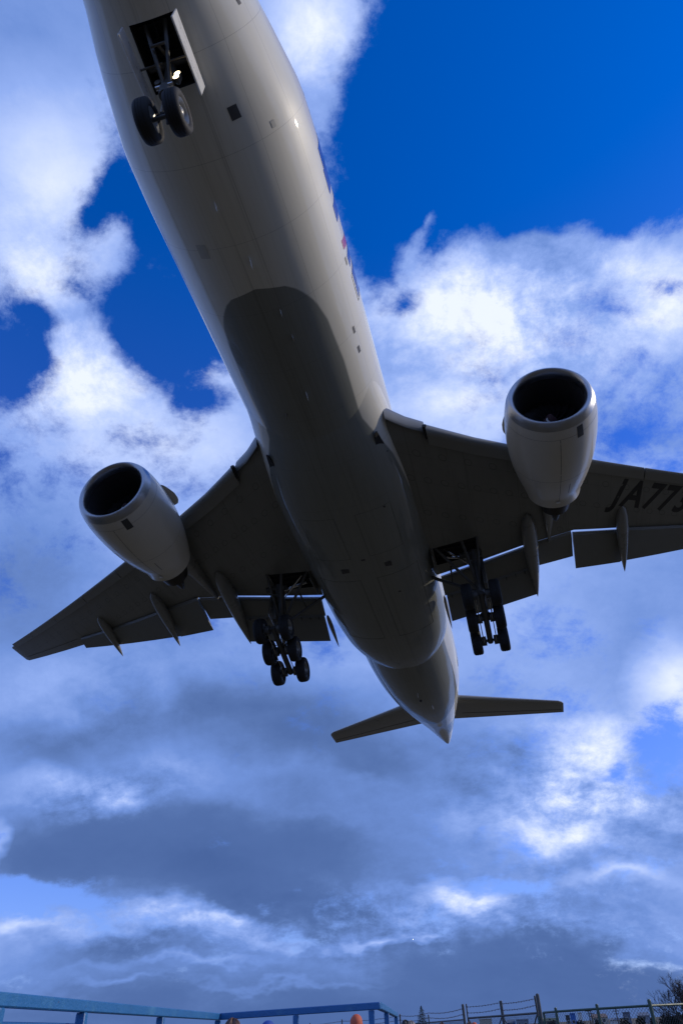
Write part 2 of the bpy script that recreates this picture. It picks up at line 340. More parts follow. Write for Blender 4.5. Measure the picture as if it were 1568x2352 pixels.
# ================================================================== ground and horizon
def ground_mat():
    m = bpy.data.materials.new('dry_grass_field'); m.use_nodes = True; q = G(m.node_tree); b = m.node_tree.nodes['Principled BSDF']
    t = q.n('ShaderNodeTexCoord').outputs['Object']
    a = q.noise(t, .05, 6, .6); c = q.noise(t, 3.0, 6, .7)
    col = q.mix(a, (.058, .044, .022, 1), (.084, .064, .034, 1)); col = q.mix(q.m('MULTIPLY', c, .6), col, (.030, .034, .018, 1))
    q.put(b.inputs['Base Color'], col); b.inputs['Roughness'].default_value = .95
    return m
gm = ground_mat()
ring = [0, 4, 10, 25, 60, 150, 400, 1200, 4000, 14000]; seg = 48; gv = [(0, 0, 0)]; gf = []
for r in ring[1:]:
    for k in range(seg): gv.append((r*math.cos(2*math.pi*k/seg), r*math.sin(2*math.pi*k/seg), 0))
for k in range(seg): gf.append((0, 1+k, 1+(k+1) % seg))
for i in range(len(ring)-2):
    for k in range(seg): a = 1+i*seg+k; b_ = 1+i*seg+(k+1) % seg; gf.append((a, a+seg, b_+seg, b_))
tag(obj('ground', gv, gf, gm, smooth=False), 'dry winter grass field below the approach path', kind='structure')
pv = MB()
pv.box((0, 6.0, .004), (22, 20, .008)).build('pavement', mat('worn_asphalt', (.07, .068, .064), .9, bump=.4), smooth=False)
tag(bpy.data.objects['pavement'], 'worn asphalt viewing apron', kind='structure')
# ------------------------------------------------------------------ things on the ground (seen along the bottom of the picture)
def at_h(px, py, h):            # where that direction reaches the height h
    v = pdir(px, py); k = (h-CAM_H)/v[2]; return CAMPOS+k*v
rail_m = mat('rail_blue_paint', (.018, .13, .33), .42, vary=.18, scale=9, bump=.25, bscale=60)
q = G(rail_m.node_tree); bs = rail_m.node_tree.nodes['Principled BSDF']; src = bs.inputs['Base Color'].links[0].from_socket
ct = q.n('ShaderNodeTexCoord').outputs['Object']
q.put(bs.inputs['Base Color'], q.mix(q.ss(q.noise(ct, 14.0, 5, .7), .66, .70), q.mix(q.ss(q.noise(ct, 2.5, 6, .7), .5, .75, 0, .5), src, (.10, .28, .42, 1)), (.05, .025, .015, 1)))
board_m = mat('board_blue_paint', (.02, .13, .38), .5, vary=.15, scale=5)
galv = mat('galvanised_steel', (.075, .08, .08), .5, .4, vary=.25, scale=12)
greenp = mat('green_post_paint', (.035, .075, .055), .5, vary=.2, scale=10)
rust = mat('rusty_wire', (.05, .035, .03), .7, vary=.3, scale=20)
skin_m = mat('skin', (.42, .24, .17), .5); rig = {}
ZT = 1.83
c2 = at_h(869.7, 2301.5, ZT); c1 = at_h(501.4, 2327.6, ZT); l0 = at_h(0, 2279, ZT); e2 = at_h(909, 2326, ZT)
l0 = c1+(l0-c1)*1.5
def beam(b, p, q, z1, w=.06, h=.06, ext=0.0):
    p = np.array(p, float); q = np.array(q, float); d = q-p; L = np.linalg.norm(d[:2]); d = np.array([d[0]/L, d[1]/L, 0]); n = np.array([-d[1], d[0], 0])
    c = (p+q)/2; c[2] = z1-h/2
    return b.box(c, (L+ext, w, h), np.stack([d, n, (0, 0, 1)]), .006)
railing = empty('railing', None, (c1[0], c1[1], 0))
tag(railing, 'blue painted square-tube railing at the lower left, nearest the camera', 'railing')
o0 = np.array([c1[0], c1[1], 0])
def loc(p): return np.array(p)-o0
for (p, q, e) in ((l0, c1, -.03), (c1, c2, .05), (c2, e2, -.05)):
    beam(MB(), loc(p), loc(q), ZT, ext=e).build('top_rail', rail_m, railing, sharp=30)
    beam(MB(), loc(p), loc(q), .95, .045, .045, -.08).build('lower_rail', rail_m, railing, sharp=30)
def on(p, q, px):               # point of the segment p-q (seen from above) in the column px of the view
    best = min(((abs((lambda v: 784+F*v[0]/v[2])(M.T@(p+(q-p)*k/400-CAMPOS))-px), k) for k in range(401))); return p+(q-p)*best[1]/400
for p in (on(l0, c1, 194), on(l0, c1, 371), on(l0, c1, 2), c1, on(c1, c2, 679), on(c1, c2, 851), on(c2, e2, 886), e2+(c2-e2)*.04):
    b = MB(); b.box(loc((p[0], p[1], (ZT-.062)/2+.004)), (.058, .058, ZT-.062-.008), None, .005); b.box(loc((p[0], p[1], .012)), (.13, .13, .012), None, .003)
    b.build('post', rail_m, railing, sharp=30)
bd0 = l0; bd1 = on(l0, c1, 236); dn = (c1-l0)/np.linalg.norm(c1-l0); nn = np.array([-dn[1], dn[0], 0])*.09
nn = nn if nn[1] > 0 else -nn
b = MB(); c = (bd0+bd1)/2+nn; c[2] = 1.72-.28
b.box(c, (np.linalg.norm(bd1-bd0), .03, .56), np.stack([dn, nn/np.linalg.norm(nn), (0, 0, 1)]), .006)
bo = b.build('notice_board', board_m, None, sharp=30); tag(bo, 'plain blue board fixed just under the left railing', 'board')

def fence(name, pts, zr, wires, post_m, rail_r, label, posts, arms=0.0, mesh_sp=.075, brace=False, prad=.03):
    root = empty(name, None, (pts[0][0], pts[0][1], 0)); o = np.array([pts[0][0], pts[0][1], 0]); tag(root, label, 'gate' if brace else 'fence')
    P_ = [np.array([p[0], p[1], 0])-o for p in pts]
    for (p, r, h) in posts:
        q = np.array([p[0], p[1], 0])-o; MB().tube(q, q+(0, 0, h), r, r*.97, 12).lathe(q+(0, 0, h), (0, 0, 1), [(0, r), (r*.5, r*.8), (r*.7, .001)], 12).build('post', post_m, root)
    for a, c in zip(P_[:-1], P_[1:]):
        L = np.linalg.norm(c-a); d = (c-a)/L
        MB().tube(a+(0, 0, zr), c+(0, 0, zr), rail_r, n=8).build('top_rail', post_m, root)
        if brace:
            MB().tube(a+(0, 0, .15), c+(0, 0, .15), rail_r, n=8).build('bottom_rail', post_m, root)
            MB().tube(a+(0, 0, zr), a+d*L*.25+(0, 0, zr-.45), .018).build('brace', post_m, root); MB().tube(c+(0, 0, zr), c-d*L*.25+(0, 0, zr-.45), .018).build('brace', post_m, root)
        b = MB(); H = zr-.06; k = -H
        while k < L:
            for sgn in (1, -1):
                x0, z0, x1, z1 = (k, 0, k+H, H) if sgn > 0 else (k, H, k+H, 0)
                if x0 < 0: t = -x0/(x1-x0); z0 = z0+(z1-z0)*t; x0 = 0
                if x1 > L: t = (L-x0)/(x1-x0); z1 = z0+(z1-z0)*t; x1 = L
                if x1-x0 > .01: b.tube(a+d*x0+(0, 0, z0+.03), a+d*x1+(0, 0, z1+.03), .0035, n=3, cap=False)
            k += mesh_sp
        m_ = b.build('wire_mesh', galv, root, False)
        for j, (za, zb, sag) in enumerate(wires):
            b = MB(); n = 24; pp = [a+d*L*i/n+np.array([0, 0, za+(zb-za)*i/n-sag*math.sin(math.pi*i/n)+.005*math.sin(i*2.1+j)]) for i in range(n+1)]
            b.path(pp, .006, 4)
            s = .06
            while s < L:
                q = pp[min(n, int(s/L*n))]; q = a+d*s+np.array([0, 0, q[2]])
                for t in (0.5, 2.2): b.tube(q-np.array([math.cos(t)*d[0], math.cos(t)*d[1], math.sin(t)])*.028, q+np.array([math.cos(t)*d[0], math.cos(t)*d[1], math.sin(t)])*.028, .004, n=3)
                s += .17
            b.build('barbed_wire', rust, root, False)
    return root
HP = 2.15
g1 = at_h(1062, 2308.4, HP); g2 = at_h(1147.5, 2300, HP); g3 = at_h(1232, 2290, HP)
lf = [at(785, 2340, 41), at(918.6, 2340, 34), at(984, 2340, 31.3), g1]
lf = [np.array([p[0], p[1], 0]) for p in lf]
ln = lf[0]+(lf[0]-lf[1])*1.5
fence('chain_link_fence', [ln]+lf, 1.78, [(2.06, 2.06, .05), (1.92, 1.92, .06)], galv, .022, 'grey chain-link fence with barbed wire running behind the small conifer', [(lf[0], .03, 2.12), (lf[1], .03, 2.1), (lf[2], .025, 2.0), ((ln+lf[0])/2, .03, 2.1), (g1, .042, 2.15)])
g1b = g1+(g2-g1)*.10
fence('fence_gate', [g1b, g2, g3+(g2-g3)*.05], 1.81, [(2.09, 2.12, .02), (1.94, 1.98, .03)], galv, .026, 'double-leaf mesh gate topped with barbed wire between three tall posts', [(g1b, .022, 2.16), (g2, .026, 2.15), (g2+(g3-g2)*.035, .026, 2.15), (g3+(g2-g3)*.05, .026, 2.17)], brace=True)
r0 = at_h(1247.3, 2326, 1.8); r1 = at_h(1276, 2323.5, 1.8); r2 = at_h(1371, 2317.2, 1.8); r3 = at_h(1492, 2309.8, 1.8); r4 = at_h(1568, 2306.5, 1.8); r5 = r4+(r4-r3)*3.0
fence('green_mesh_fence', [r0, r1, r2, r3, r5], 1.8, [], greenp, .024, 'low green-posted chain-link fence at the lower right in front of the bare tree', [(r0, .03, 1.8), (r1, .033, 1.86), (r2, .036, 1.87), (r3, .04, 1.89), (r4+(r4-r3)*.8, .04, 1.89)])
pole = empty('gate_post', None, (g3[0], g3[1], 0)); tag(pole, 'thick grey corner post with a slanting strut at the right end of the gate', 'post')
MB().tube((0, 0, 0), (.02, 0, 2.2), .05, .045, 14).lathe((.02, 0, 2.2), (0, 0, 1), [(0, .045), (.02, .03), (.03, .001)], 14).build('post', galv, pole)
MB().tube((-.30, .15, 0), (-.02, .0, 1.75), .045, .04, 12).tube((.55, -.1, 0), (.03, .0, 1.7), .04, .035, 12).build('strut', greenp, pole)

# --- trees
leaf_d = mat('conifer_needles', (.028, .050, .030), .7, vary=.4, scale=4); bark = mat('bark', (.055, .045, .038), .9, vary=.3, scale=10)
def conifer(p, h, w, label):
    root = empty('conifer', None, (p[0], p[1], 0)); tag(root, label, 'tree')
    MB().tube((0, 0, 0), (0, 0, h*.97), .10, .015, 8).build('trunk', bark, root)
    b = MB(); rnd = random.Random(3)
    for i in range(1500):
        u = rnd.random()**.8; z = .35+(h-.35)*(1-u)*1.0; r = w/2*(u**.85)*(1+.18*math.sin(z*9))*(.35+.65*rnd.random()); a = rnd.random()*6.283
        x, y = r*math.cos(a), r*math.sin(a); L = .12+.22*u; q = np.array([x, y, z]); d = np.array([math.cos(a), math.sin(a), -.35+.3*rnd.random()])*L; s = np.array([-math.sin(a), math.cos(a), rnd.uniform(-.3, .3)])*L*.35
        b.add([q-d*.4, q+s, q+d, q-s], [(0, 1, 2, 3)])
    for k in range(14): b.tube((0, 0, h-.15-.02*k), (.05*math.cos(k), .05*math.sin(k), h-.02*k), .01, .003, 3)
    o = b.build('crown', leaf_d, root, False)
p = at_h(966, 2309.7, 4.3); conifer(p, 4.3, 3.0, 'small dark pointed conifer standing behind the fence to the right of the railing')
twig = mat('bare_twigs', (.050, .042, .040), .9, vary=.3, scale=6)
def bare_tree(p, h, label, seed=5, spread=.55):
    rnd = random.Random(seed); root = empty('bare_tree', None, (p[0], p[1], 0)); tag(root, label, 'tree')
    t = MB(); c = MB()
    def grow(mb, q, d, L, r, lev):
        n = 3; pts = [q]
        for i in range(n):
            d = d+np.array([rnd.gauss(0, .10), rnd.gauss(0, .10), rnd.gauss(0, .05)+.05]); d /= np.linalg.norm(d); pts.append(pts[-1]+d*L/n)
        mb.path(pts, [r*(1-.35*i/n) for i in range(n+1)], 5 if lev < 2 else 3)
        if lev >= 6: return
        for k in range(rnd.choice((3, 3, 4)) if lev else 7):
            a = rnd.random()*6.283; u = np.cross(d, (math.cos(a), math.sin(a), .2)); u /= np.linalg.norm(u)
            nd = d+u*rnd.uniform(.35, .85)*(1 if lev else 1.2)
            grow(c, pts[-1 if k < 2 else rnd.choice((1, 2, 3))], nd/np.linalg.norm(nd), L*rnd.uniform(.62, .82), r*.58, lev+1)
    grow(t, np.array([0, 0, 0.]), np.array([0, 0, 1.]), h*.24, h*.026, 0)
    t.build('trunk', bark, root); c.build('crown', twig, root)
    return root
p = at(1585, 2340, 62); bare_tree(p, 5.3, 'leafless spreading tree at the right edge behind the green-posted fence')
p = at(1650, 2340, 58); bare_tree(p, 5.0, 'leafless tree just beyond the right edge', 9)
# hedge bushes
hedge_m = mat('hedge_leaves', (.020, .030, .020), .8, vary=.5, scale=3)
def bush(p, w, h, seed, label):
    rnd = random.Random(seed); root = empty('bush', None, (p[0], p[1], 0)); tag(root, label, 'bush', 'dark bushes beyond the green-posted fence')
    b = MB()
    for k in range(500):
        a = rnd.random()*6.283; u = rnd.random(); rr = math.sqrt(1-u*u); k_ = .72+.28*rnd.random()+.10*math.sin(a*3+seed)
        q = np.array([w/2*rr*math.cos(a)*k_, w/2*rr*math.sin(a)*k_, h*.25+h*.75*u*k_]); d = np.array([rnd.gauss(0, 1) for _ in range(3)]); d /= np.linalg.norm(d); e = np.cross(d, (.3, .5, .8)); s = .09*w
        b.add([q-d*s, q+e*s, q+d*s, q-e*s], [(0, 1, 2, 3)])
    b.build('foliage', hedge_m, root, False)
    t = MB()
    for k in range(4): t.tube((.1*k-.15, 0, 0), (.3*k-.45, .1, h*.6), .05, .02, 5)
    t.build('stem', bark, root)
BUSH = [(1431, 2338, 26, 'rounded dark bush below the grey-blue house'), (1467, 2335, 22, 'rounded dark bush left of the dark-roofed house'), (1496, 2337, 18, 'small round bush behind the right-hand fence post'), (1330, 2345, 30, 'low dark bush under the white house'), (1266, 2343, 26, 'low bush beside the corner post'), (1530, 2331, 40, 'broad dark bush at the foot of the leafless tree'), (1375, 2344, 28, 'low bush in front of the brown-roofed house'), (1561, 2330, 36, 'dark bush at the right edge of the picture')]
for i, (px, py, wpx, lab) in enumerate(BUSH):
    d = 75; q = at(px, py, d); bush(q, wpx*d/1971*1.15, max(q[2], .9), i, lab)

# --- houses on the horizon
pal = {'white': (.55, .55, .52), 'blue': (.03, .14, .42), 'grey': (.22, .25, .30), 'brown': (.14, .10, .08), 'dark': (.045, .045, .05), 'slate': (.10, .13, .18), 'green': (.07, .10, .07), 'cream': (.42, .38, .30)}
pm_ = {k: mat('house_'+k, v, .8, vary=.12, scale=.8) for k, v in pal.items()}
def house(px0, px1, py, wall, roof, pitched, label, d=300, depth=8):
    a = at((px0+px1)/2, py, d); w = (px1-px0)*d/1971; h = a[2]; root = empty('house', None, (a[0], a[1], 0)); tag(root, label, 'house', 'houses along the horizon')
    th = math.atan2(a[0], a[1]); root.rotation_euler = (0, 0, -th)
    hw = h-(min(1.6, h*.3) if pitched else .25)
    MB().box((0, 0, hw/2), (w*.94, depth, hw)).build('wall', pm_[wall], root, False)
    if pitched: MB().add([(-w/2, -depth/2-.4, hw), (w/2, -depth/2-.4, hw), (w/2, depth/2+.4, hw), (-w/2, depth/2+.4, hw), (-w/2*.8, 0, h), (w/2*.8, 0, h)], [(0, 1, 5, 4), (2, 3, 4, 5), (0, 4, 3), (1, 2, 5), (0, 1, 2, 3)]).build('roof', pm_[roof], root, False)
    else: MB().box((0, 0, hw+.125), (w, depth+.3, .25)).build('roof', pm_[roof], root, False)
    n = max(1, int(w/2.0))
    for fl in range(max(1, int(hw/2.4))):
        for k in range(n):
            x = -w*.47+w*.94*(k+.5)/n; z = 1.4+2.4*fl
            if z+.5 > hw: continue
            fr = MB().box((x, -depth/2-.02, z), (1.0, .06, 1.0)).build('window', pm_['white'], root, False)
            MB().box((x, -depth/2-.055, z), (.84, .02, .84)).build('pane', MT['glass'], fr, False)
    return root
HS = [(1098.8, 1128.4, 2339, 'cream', 'white', 0, 'pale two-storey block with a flat roof seen through the left gate leaf'), (1162, 1182, 2342, 'blue', 'slate', 1, 'blue-roofed shed seen through the right gate leaf'), (1183.5, 1212, 2341, 'grey', 'grey', 0, 'grey-blue flat box building left of the gate corner post'),
    (1249, 1278, 2338, 'brown', 'green', 1, 'low house with a green hipped roof right of the gate corner post'), (1297, 1306.5, 2331.5, 'dark', 'dark', 0, 'narrow dark building left of the bright blue one'), (1307, 1319, 2327, 'blue', 'blue', 0, 'bright blue box-shaped building on the horizon'),
    (1325, 1333.5, 2325.5, 'white', 'white', 0, 'narrow white building right of the bright blue one'), (1355, 1392, 2328.5, 'cream', 'brown', 1, 'wide cream house with a brown roof behind the middle fence post'), (1428, 1444, 2324.5, 'slate', 'slate', 0, 'slate-blue block between the fence posts'),
    (1462, 1488, 2325, 'grey', 'slate', 1, 'grey house with a dark slate roof left of the last fence post'), (1398, 1420, 2338, 'white', 'slate', 1, 'small low white house right of the brown-roofed one')]
for hsx in HS: house(*hsx)
for px, py, lab in ((1349, 2317, 'thin utility pole left of the brown-roofed house'), (1412, 2317, 'utility pole with crossarms left of the slate-blue block'), (1355, 2323, 'short utility pole beside the brown-roofed house')):
    q = at(px, py, 240); r = empty('utility_pole', None, (q[0], q[1], 0)); tag(r, lab, 'pole', 'utility poles on the horizon')
    MB().tube((0, 0, 0), (0, 0, q[2]), .16, .12, 8).build('pole', bark, r); MB().box((0, 0, q[2]-.5), (1.8, .14, .14)).box((0, 0, q[2]-1.1), (1.4, .14, .14)).build('crossarm', bark, r, False)

# --- people standing behind the railing; only the tops of their heads reach into the picture
def person(px, py, d, hair, coat, label, cap=None, turn=0.0, raised=False):
    q = at(px, py, d); H = q[2]; k = H/1.75; root = empty('person', None, (q[0], q[1], 0)); root.rotation_euler = (0, 0, turn); tag(root, label, 'person')
    me = bpy.data.meshes.new('body'); J = [(0, 0, .93, .15), (0, 0, 1.15, .145), (0, .0, 1.38, .15), (0, 0, 1.50, .062), (0, -.01, 1.58, .075), (0, -.005, 1.665, .082)]
    E_ = [(0, 1), (1, 2), (2, 3), (3, 4), (4, 5)]
    for s in (-1, 1):
        n = len(J); J += [(s*.10, 0, .86, .10), (s*.11, .01, .48, .065), (s*.11, .03, .09, .045), (s*.12, -.12, .04, .04)]; E_ += [(0, n), (n, n+1), (n+1, n+2), (n+2, n+3)]
        n = len(J)
        if raised: J += [(s*.20, 0, 1.40, .06), (s*.30, -.12, 1.20, .048), (s*.12, -.30, 1.45, .035), (s*.08, -.32, 1.52, .04)]
        else: J += [(s*.20, 0, 1.40, .06), (s*.25, .02, 1.12, .048), (s*.24, -.06, .88, .034), (s*.24, -.09, .78, .038)]
        E_ += [(2, n), (n, n+1), (n+1, n+2), (n+2, n+3)]
    me.from_pydata([(x*k, y*k, z*k) for x, y, z, r in J], E_, []); o = bpy.data.objects.new('body', me); COL.objects.link(o)
    o.modifiers.new('s', 'SKIN'); sb = o.modifiers.new('u', 'SUBSURF'); sb.levels = 2; sb.render_levels = 2
    for v, j in zip(me.skin_vertices[0].data, J): v.radius = (j[3]*k, j[3]*k*(.8 if j[2] > 1.0 and j[3] > .1 else 1))
    me.skin_vertices[0].data[0].use_root = True
    dg = bpy.context.evaluated_depsgraph_get(); nm = bpy.data.meshes.new_from_object(o.evaluated_get(dg)); bpy.data.objects.remove(o)
    nm.materials.clear(); nm.materials.append(coat); nm.materials.append(skin_m)
    for p in nm.polygons:
        p.use_smooth = True; p.material_index = 1 if p.center[2] > 1.49*k else 0
    nm.name = 'body'; bo = bpy.data.objects.new('body', nm); COL.objects.link(bo); bo.parent = root
    c = np.array([0, .0, 1.645])*k; R_ = []
    for i in range(9):
        f = math.pi/2*i/8; zz = .105*math.sin(f) if i else -.03; rr = max(.003, .088*math.cos(f*.98))
        R_.append([c+np.array([rr*math.sin(t)*(1+.05*math.sin(5*t+i)), rr*1.15*math.cos(t)+.012, zz+(.015*math.sin(7*t) if cap is None else 0)])*k for t in [2*math.pi*j/20 for j in range(20)]])
    hr = MB().loft(R_, True, False, True).build('cap' if cap else 'hair', cap or hair, root)
    if cap: MB().loft([[c+np.array([x, -.07-y*.10*(1-(x/.09)**2), -.01-z])*k for x in (-.075, -.04, 0, .04, .075)] for y, z in ((0, 0), (1, .012), (1, .02), (0, .012))], False).build('cap_brim', cap, root)
    # face: nose, ears
    MB().lathe(np.array([0, -.085, 1.615])*k, (0, -1, -.3), [(0, .016), (.02, .012), (.03, .001)], 8).build('nose', skin_m, root)
    return root
H_ = {'brown': mat('brown_hair', (.10, .045, .03), .6, vary=.4, scale=30), 'black': mat('black_hair', (.012, .011, .012), .5, vary=.3, scale=30), 'grey': mat('grey_hair', (.20, .17, .16), .6, vary=.3, scale=30)}
K_ = {'orange': mat('orange_cap', (.52, .10, .045), .7), 'blue': mat('blue_cap', (.02, .07, .33), .7), 'navy': mat('navy_coat', (.02, .025, .05), .8), 'grey': mat('grey_coat', (.12, .12, .12), .8), 'red': mat('red_coat', (.25, .05, .04), .8)}
person(536, 2340.5, 8.9, H_['brown'], K_['navy'], 'person with reddish brown hair just below the railing corner', turn=.3)
person(614, 2343.5, 11, H_['black'], K_['red'], 'person in a blue cap right of the brown-haired one', cap=K_['blue'], turn=-.8)
person(818, 2329, 12.6, H_['brown'], K_['grey'], 'person in an orange cap between the right railing posts', cap=K_['orange'], turn=2.9)
person(931, 2343.5, 17, H_['black'], K_['navy'], 'black-haired person left of the small conifer', turn=.5)
person(943, 2345, 17.6, H_['grey'], K_['grey'], 'grey-haired person close beside the black-haired one', turn=-.4)
person(1088, 2347.5, 22.5, H_['brown'], K_['grey'], 'person in an orange cap in front of the left gate leaf', cap=K_['orange'])
person(1014, 2348.5, 27, H_['brown'], K_['red'], 'brown-haired person in front of the fence right of the conifer')
person(1077, 2347.5, 23.5, H_['brown'], K_['red'], 'brown-haired person at the left gate post')

# --- another aircraft far away on the approach
q = at(948, 2157, 4200)
fa = empty('distant_aircraft', None, tuple(q)); tag(fa, 'tiny distant aircraft with a white landing light low in the clouds', 'aircraft')
fm = mat('far_aircraft_paint', (.25, .26, .28), .5); dv = (CAMPOS-q)/np.linalg.norm(CAMPOS-q); fa.rotation_euler = Vector(dv).to_track_quat('X', 'Z').to_euler()
MB().lathe((0, 0, 0), (1, 0, 0), [(-9, .05), (-6, .5), (-2, .95), (6, 1.0), (8.5, .8), (9.6, .3), (9.8, .01)], 16).build('fuselage', fm, fa)
MB().loft([[(.8, -8.5, .6), (-.3, -8.5, .6), (-.3, -8.5, .68), (.8, -8.5, .7)], [(2.6, 0, 0), (-1.6, 0, 0), (-1.6, 0, .2), (2.6, 0, .3)], [(.8, 8.5, .6), (-.3, 8.5, .6), (-.3, 8.5, .68), (.8, 8.5, .7)]], True, True, True).build('wing', fm, fa, False)
MB().loft([[(-7, -.1, .5), (-9, -.1, .5), (-9, .1, .5), (-7, .1, .5)], [(-8.3, -.05, 4), (-9.4, -.05, 4), (-9.4, .05, 4), (-8.3, .05, 4)]], True, True, True).build('tail_fin', fm, fa, False)
MB().lathe((9.3, 0, -1.3), (1, 0, 0), [(0, 1.2), (.5, 1.0), (.8, .01)], 16, True).build('landing_light', mat('far_light', (1, 1, 1), .3, emit=((1, .97, .9), 5.0)), fa)

# ================================================================== the airliner (x = forward from the nose, y = port, z = up)
Rb = np.array([[-0.254726, 0.9665319, -0.03050822], [-0.62867774, -0.18949262, -0.754226], [-0.73476457, -0.17294113, 0.65590578]])
Tb = np.array([-6.15461214, -17.63803156, 16.30488631])
Rw = M @ Rb; Tw = M @ Tb + CAMPOS
plane = empty('airliner')
pm = Matrix.Identity(4)
for i in range(3):
    for j in range(3): pm[i][j] = Rw[i][j]
    pm[i][3] = Tw[i]
plane.matrix_world = pm
tag(plane, 'large twin-engine passenger jet overhead with landing gear and flaps down', 'airliner')

FUS = [(0, -.95, .02, .02), (.12, -.94, .36, .34), (.4, -.90, .70, .68), (1, -.78, 1.16, 1.16), (2, -.60, 1.74, 1.72), (3, -.50, 1.96, 2.02), (4, -.40, 2.14, 2.28), (5, -.28, 2.43, 2.55), (6.5, -.12, 2.77, 2.86),
    (8, -.02, 3.04, 3.05), (10, 0, 3.1, 3.1), (12, 0, 3.1, 3.1), (42, 0, 3.1, 3.1), (45, .06, 3.02, 3.04), (48, .22, 2.80, 2.84), (51, .46, 2.42, 2.48), (54, .76, 1.95, 2.06), (57, 1.02, 1.42, 1.60), (59.5, 1.16, .96, 1.22), (61.3, 1.22, .60, .94), (62.4, 1.24, .32, .74), (62.85, 1.25, .12, .55), (62.93, 1.25, .02, .40)]
def fus_ring(s, grow=0.0, n=96):
    zc, ry, rz = interp(FUS, s)
    return [(-s, (ry+grow)*math.sin(t), zc-(rz+grow)*math.cos(t)) for t in [2*math.pi*k/n for k in range(n)]]
ss = [0, .04, .12, .25, .4, .7]+[1+.5*k for k in range(19)]+[float(k) for k in range(11, 42)]+[42+.5*k for k in range(41)]+[62.4, 62.65, 62.85, 62.93]
mb = MB(); mb.loft([fus_ring(s) for s in ss], True, True, True)
fus = mb.build('fuselage', MT['body'], None, sharp=60)
BX0, BX1, BW = 4.4, 6.02, .64
carve(fus, (-(BX0+BX1)/2, 0, -2.75), (BX1-BX0, 2*BW, 2.0)); fus.parent = plane
for p in fus.data.polygons: p.use_smooth = True
fus.data.set_sharp_from_angle(angle=rad(50))
# nose wheel bay lining: an open box
b = MB()
for k in range(4): b.box((-BX0-.25-.36*k, 0, -1.93), (.06, 2*BW, .10))
for k in (-.4, -.15, .3): b.box((-(BX0+BX1)/2, k, -1.97), (BX1-BX0, .05, .07))
b.build('nose_wheel_bay', MT['dark'], fus, False)

# belly-to-wing fairing
FAIR = [(17.2, 2.80, -2.98, 1.7), (19, 2.93, -3.06, 1.8), (20.3, 3.07, -3.24, 2.05), (21.8, 3.20, -3.42, 2.3), (24, 3.36, -3.53, 2.5), (26, 3.42, -3.57, 2.5), (32, 3.44, -3.60, 2.5), (35, 3.42, -3.58, 2.5), (37, 3.30, -3.50, 2.5), (38.6, 3.05, -3.36, 2.4), (39.8, 2.66, -3.18, 2.3), (40.6, 2.2, -3.02, 2.2), (41.1, 1.5, -2.88, 2.1), (41.35, .7, -2.78, 2.0)]
def fair_ring(s, n=72):
    w, zb, ex = interp(FAIR, s); zt = -.9; h = zt-zb; out = []
    for k in range(n+1):
        t = math.pi*(k/n)-math.pi/2; c, q = math.sin(t), math.cos(t); e = 2/ex
        out.append((-s, w*math.copysign(abs(c)**e, c), zt-h*abs(q)**e))
    return out
mb = MB(); mb.loft([fair_ring(s) for s in [17.2+(41.35-17.2)*(k/80) for k in range(81)]], True, True, True)
fairing = mb.build('wing_body_fairing', MT['body'], plane, sharp=60)
b = MB()                                  # door outlines and small vents let into the fairing
for y, z, s0, s1 in ((0.62, -3.598, 29.2, 34.6), (-.62, -3.598, 29.2, 34.6), (2.0, -3.45, 29.2, 34.6), (-2.0, -3.45, 29.2, 34.6)):
    b.box((-(s0+s1)/2, y, z+.001), (s1-s0, .022, .012))
def fz(s, y):
    w, zb, ex = interp(FAIR, s); zt = -.9; return zt-(zt-zb)*(max(0, 1-(abs(y)/w)**ex))**(1/ex)
b = MB()
def seam_line(b, pts, w=.012):
    for (s0, y0), (s1, y1) in zip(pts[:-1], pts[1:]):
        n = 8
        for k in range(n):
            a, c = k/n, (k+1)/n; P0 = (s0+(s1-s0)*a, y0+(y1-y0)*a); P1 = (s0+(s1-s0)*c, y0+(y1-y0)*c)
            b.tube((-P0[0], P0[1], fz(*P0)), (-P1[0], P1[1], fz(*P1)), w, n=4)
for sg in (-1, 1):
    seam_line(b, [(29.3, .45*sg), (35.4, .45*sg), (35.4, 2.5*sg), (29.3, 2.6*sg), (29.3, .45*sg)], .009)
    b.build('gear_door_seam', MT['dark'], fairing, False); b = MB()
    seam_line(b, [(24.2, .5*sg), (24.2, 2.2*sg), (27.4, 2.2*sg), (27.4, .5*sg), (24.2, .5*sg)], .006)
    b.build('access_door_seam', MT['dark'], fairing, False); b = MB()
for (s, y, ds, dy) in ((28.35, -.96, .35, .5), (28.38, 1.16, .35, .5), (27.63, .09, .12, .2), (24.3, 1.9, .12, .12), (31.0, 1.3, .1, .16)):
    mb = MB(); mb.box((-s, y, fz(s, y)-.001), (ds, dy, .03), bev=.01); mb.build('vent', MT['panel'], fairing, False)
for sg, s in ((1, 21.0), (-1, 21.0)):     # ram air inlets in the front shoulders of the fairing
    y = 2.45*sg; z = fz(s, y); mb = MB()
    ax = np.array([[1, 0, 0], [0, .80, .60*sg], [0, -.60*sg, .80]])
    v = []
    for k in range(9):
        u = k/8; x = -s+.65-1.3*u; wd = .07+.24*u
        v.append([np.array([x, y, z])+wd*q*ax[1]-np.array([0, 0, .006])-(.035*(1-abs(q)))*np.array([0, 0, 1])*0 for q in (-1, 1)])
    mb2 = MB().loft([[a, c, c+np.array([0, -.02*sg, .06]), a+np.array([0, -.02*sg, .06])] for a, c in v], True, True, True)
    mb2.build('ram_air_inlet', MT['dark'], fairing, False)
    lip = MB(); lip.box((-s-.66, y, z-.03), (.10, .60, .10), ax, .02); lip.build('inlet_lip', MT['panel'], fairing, False)

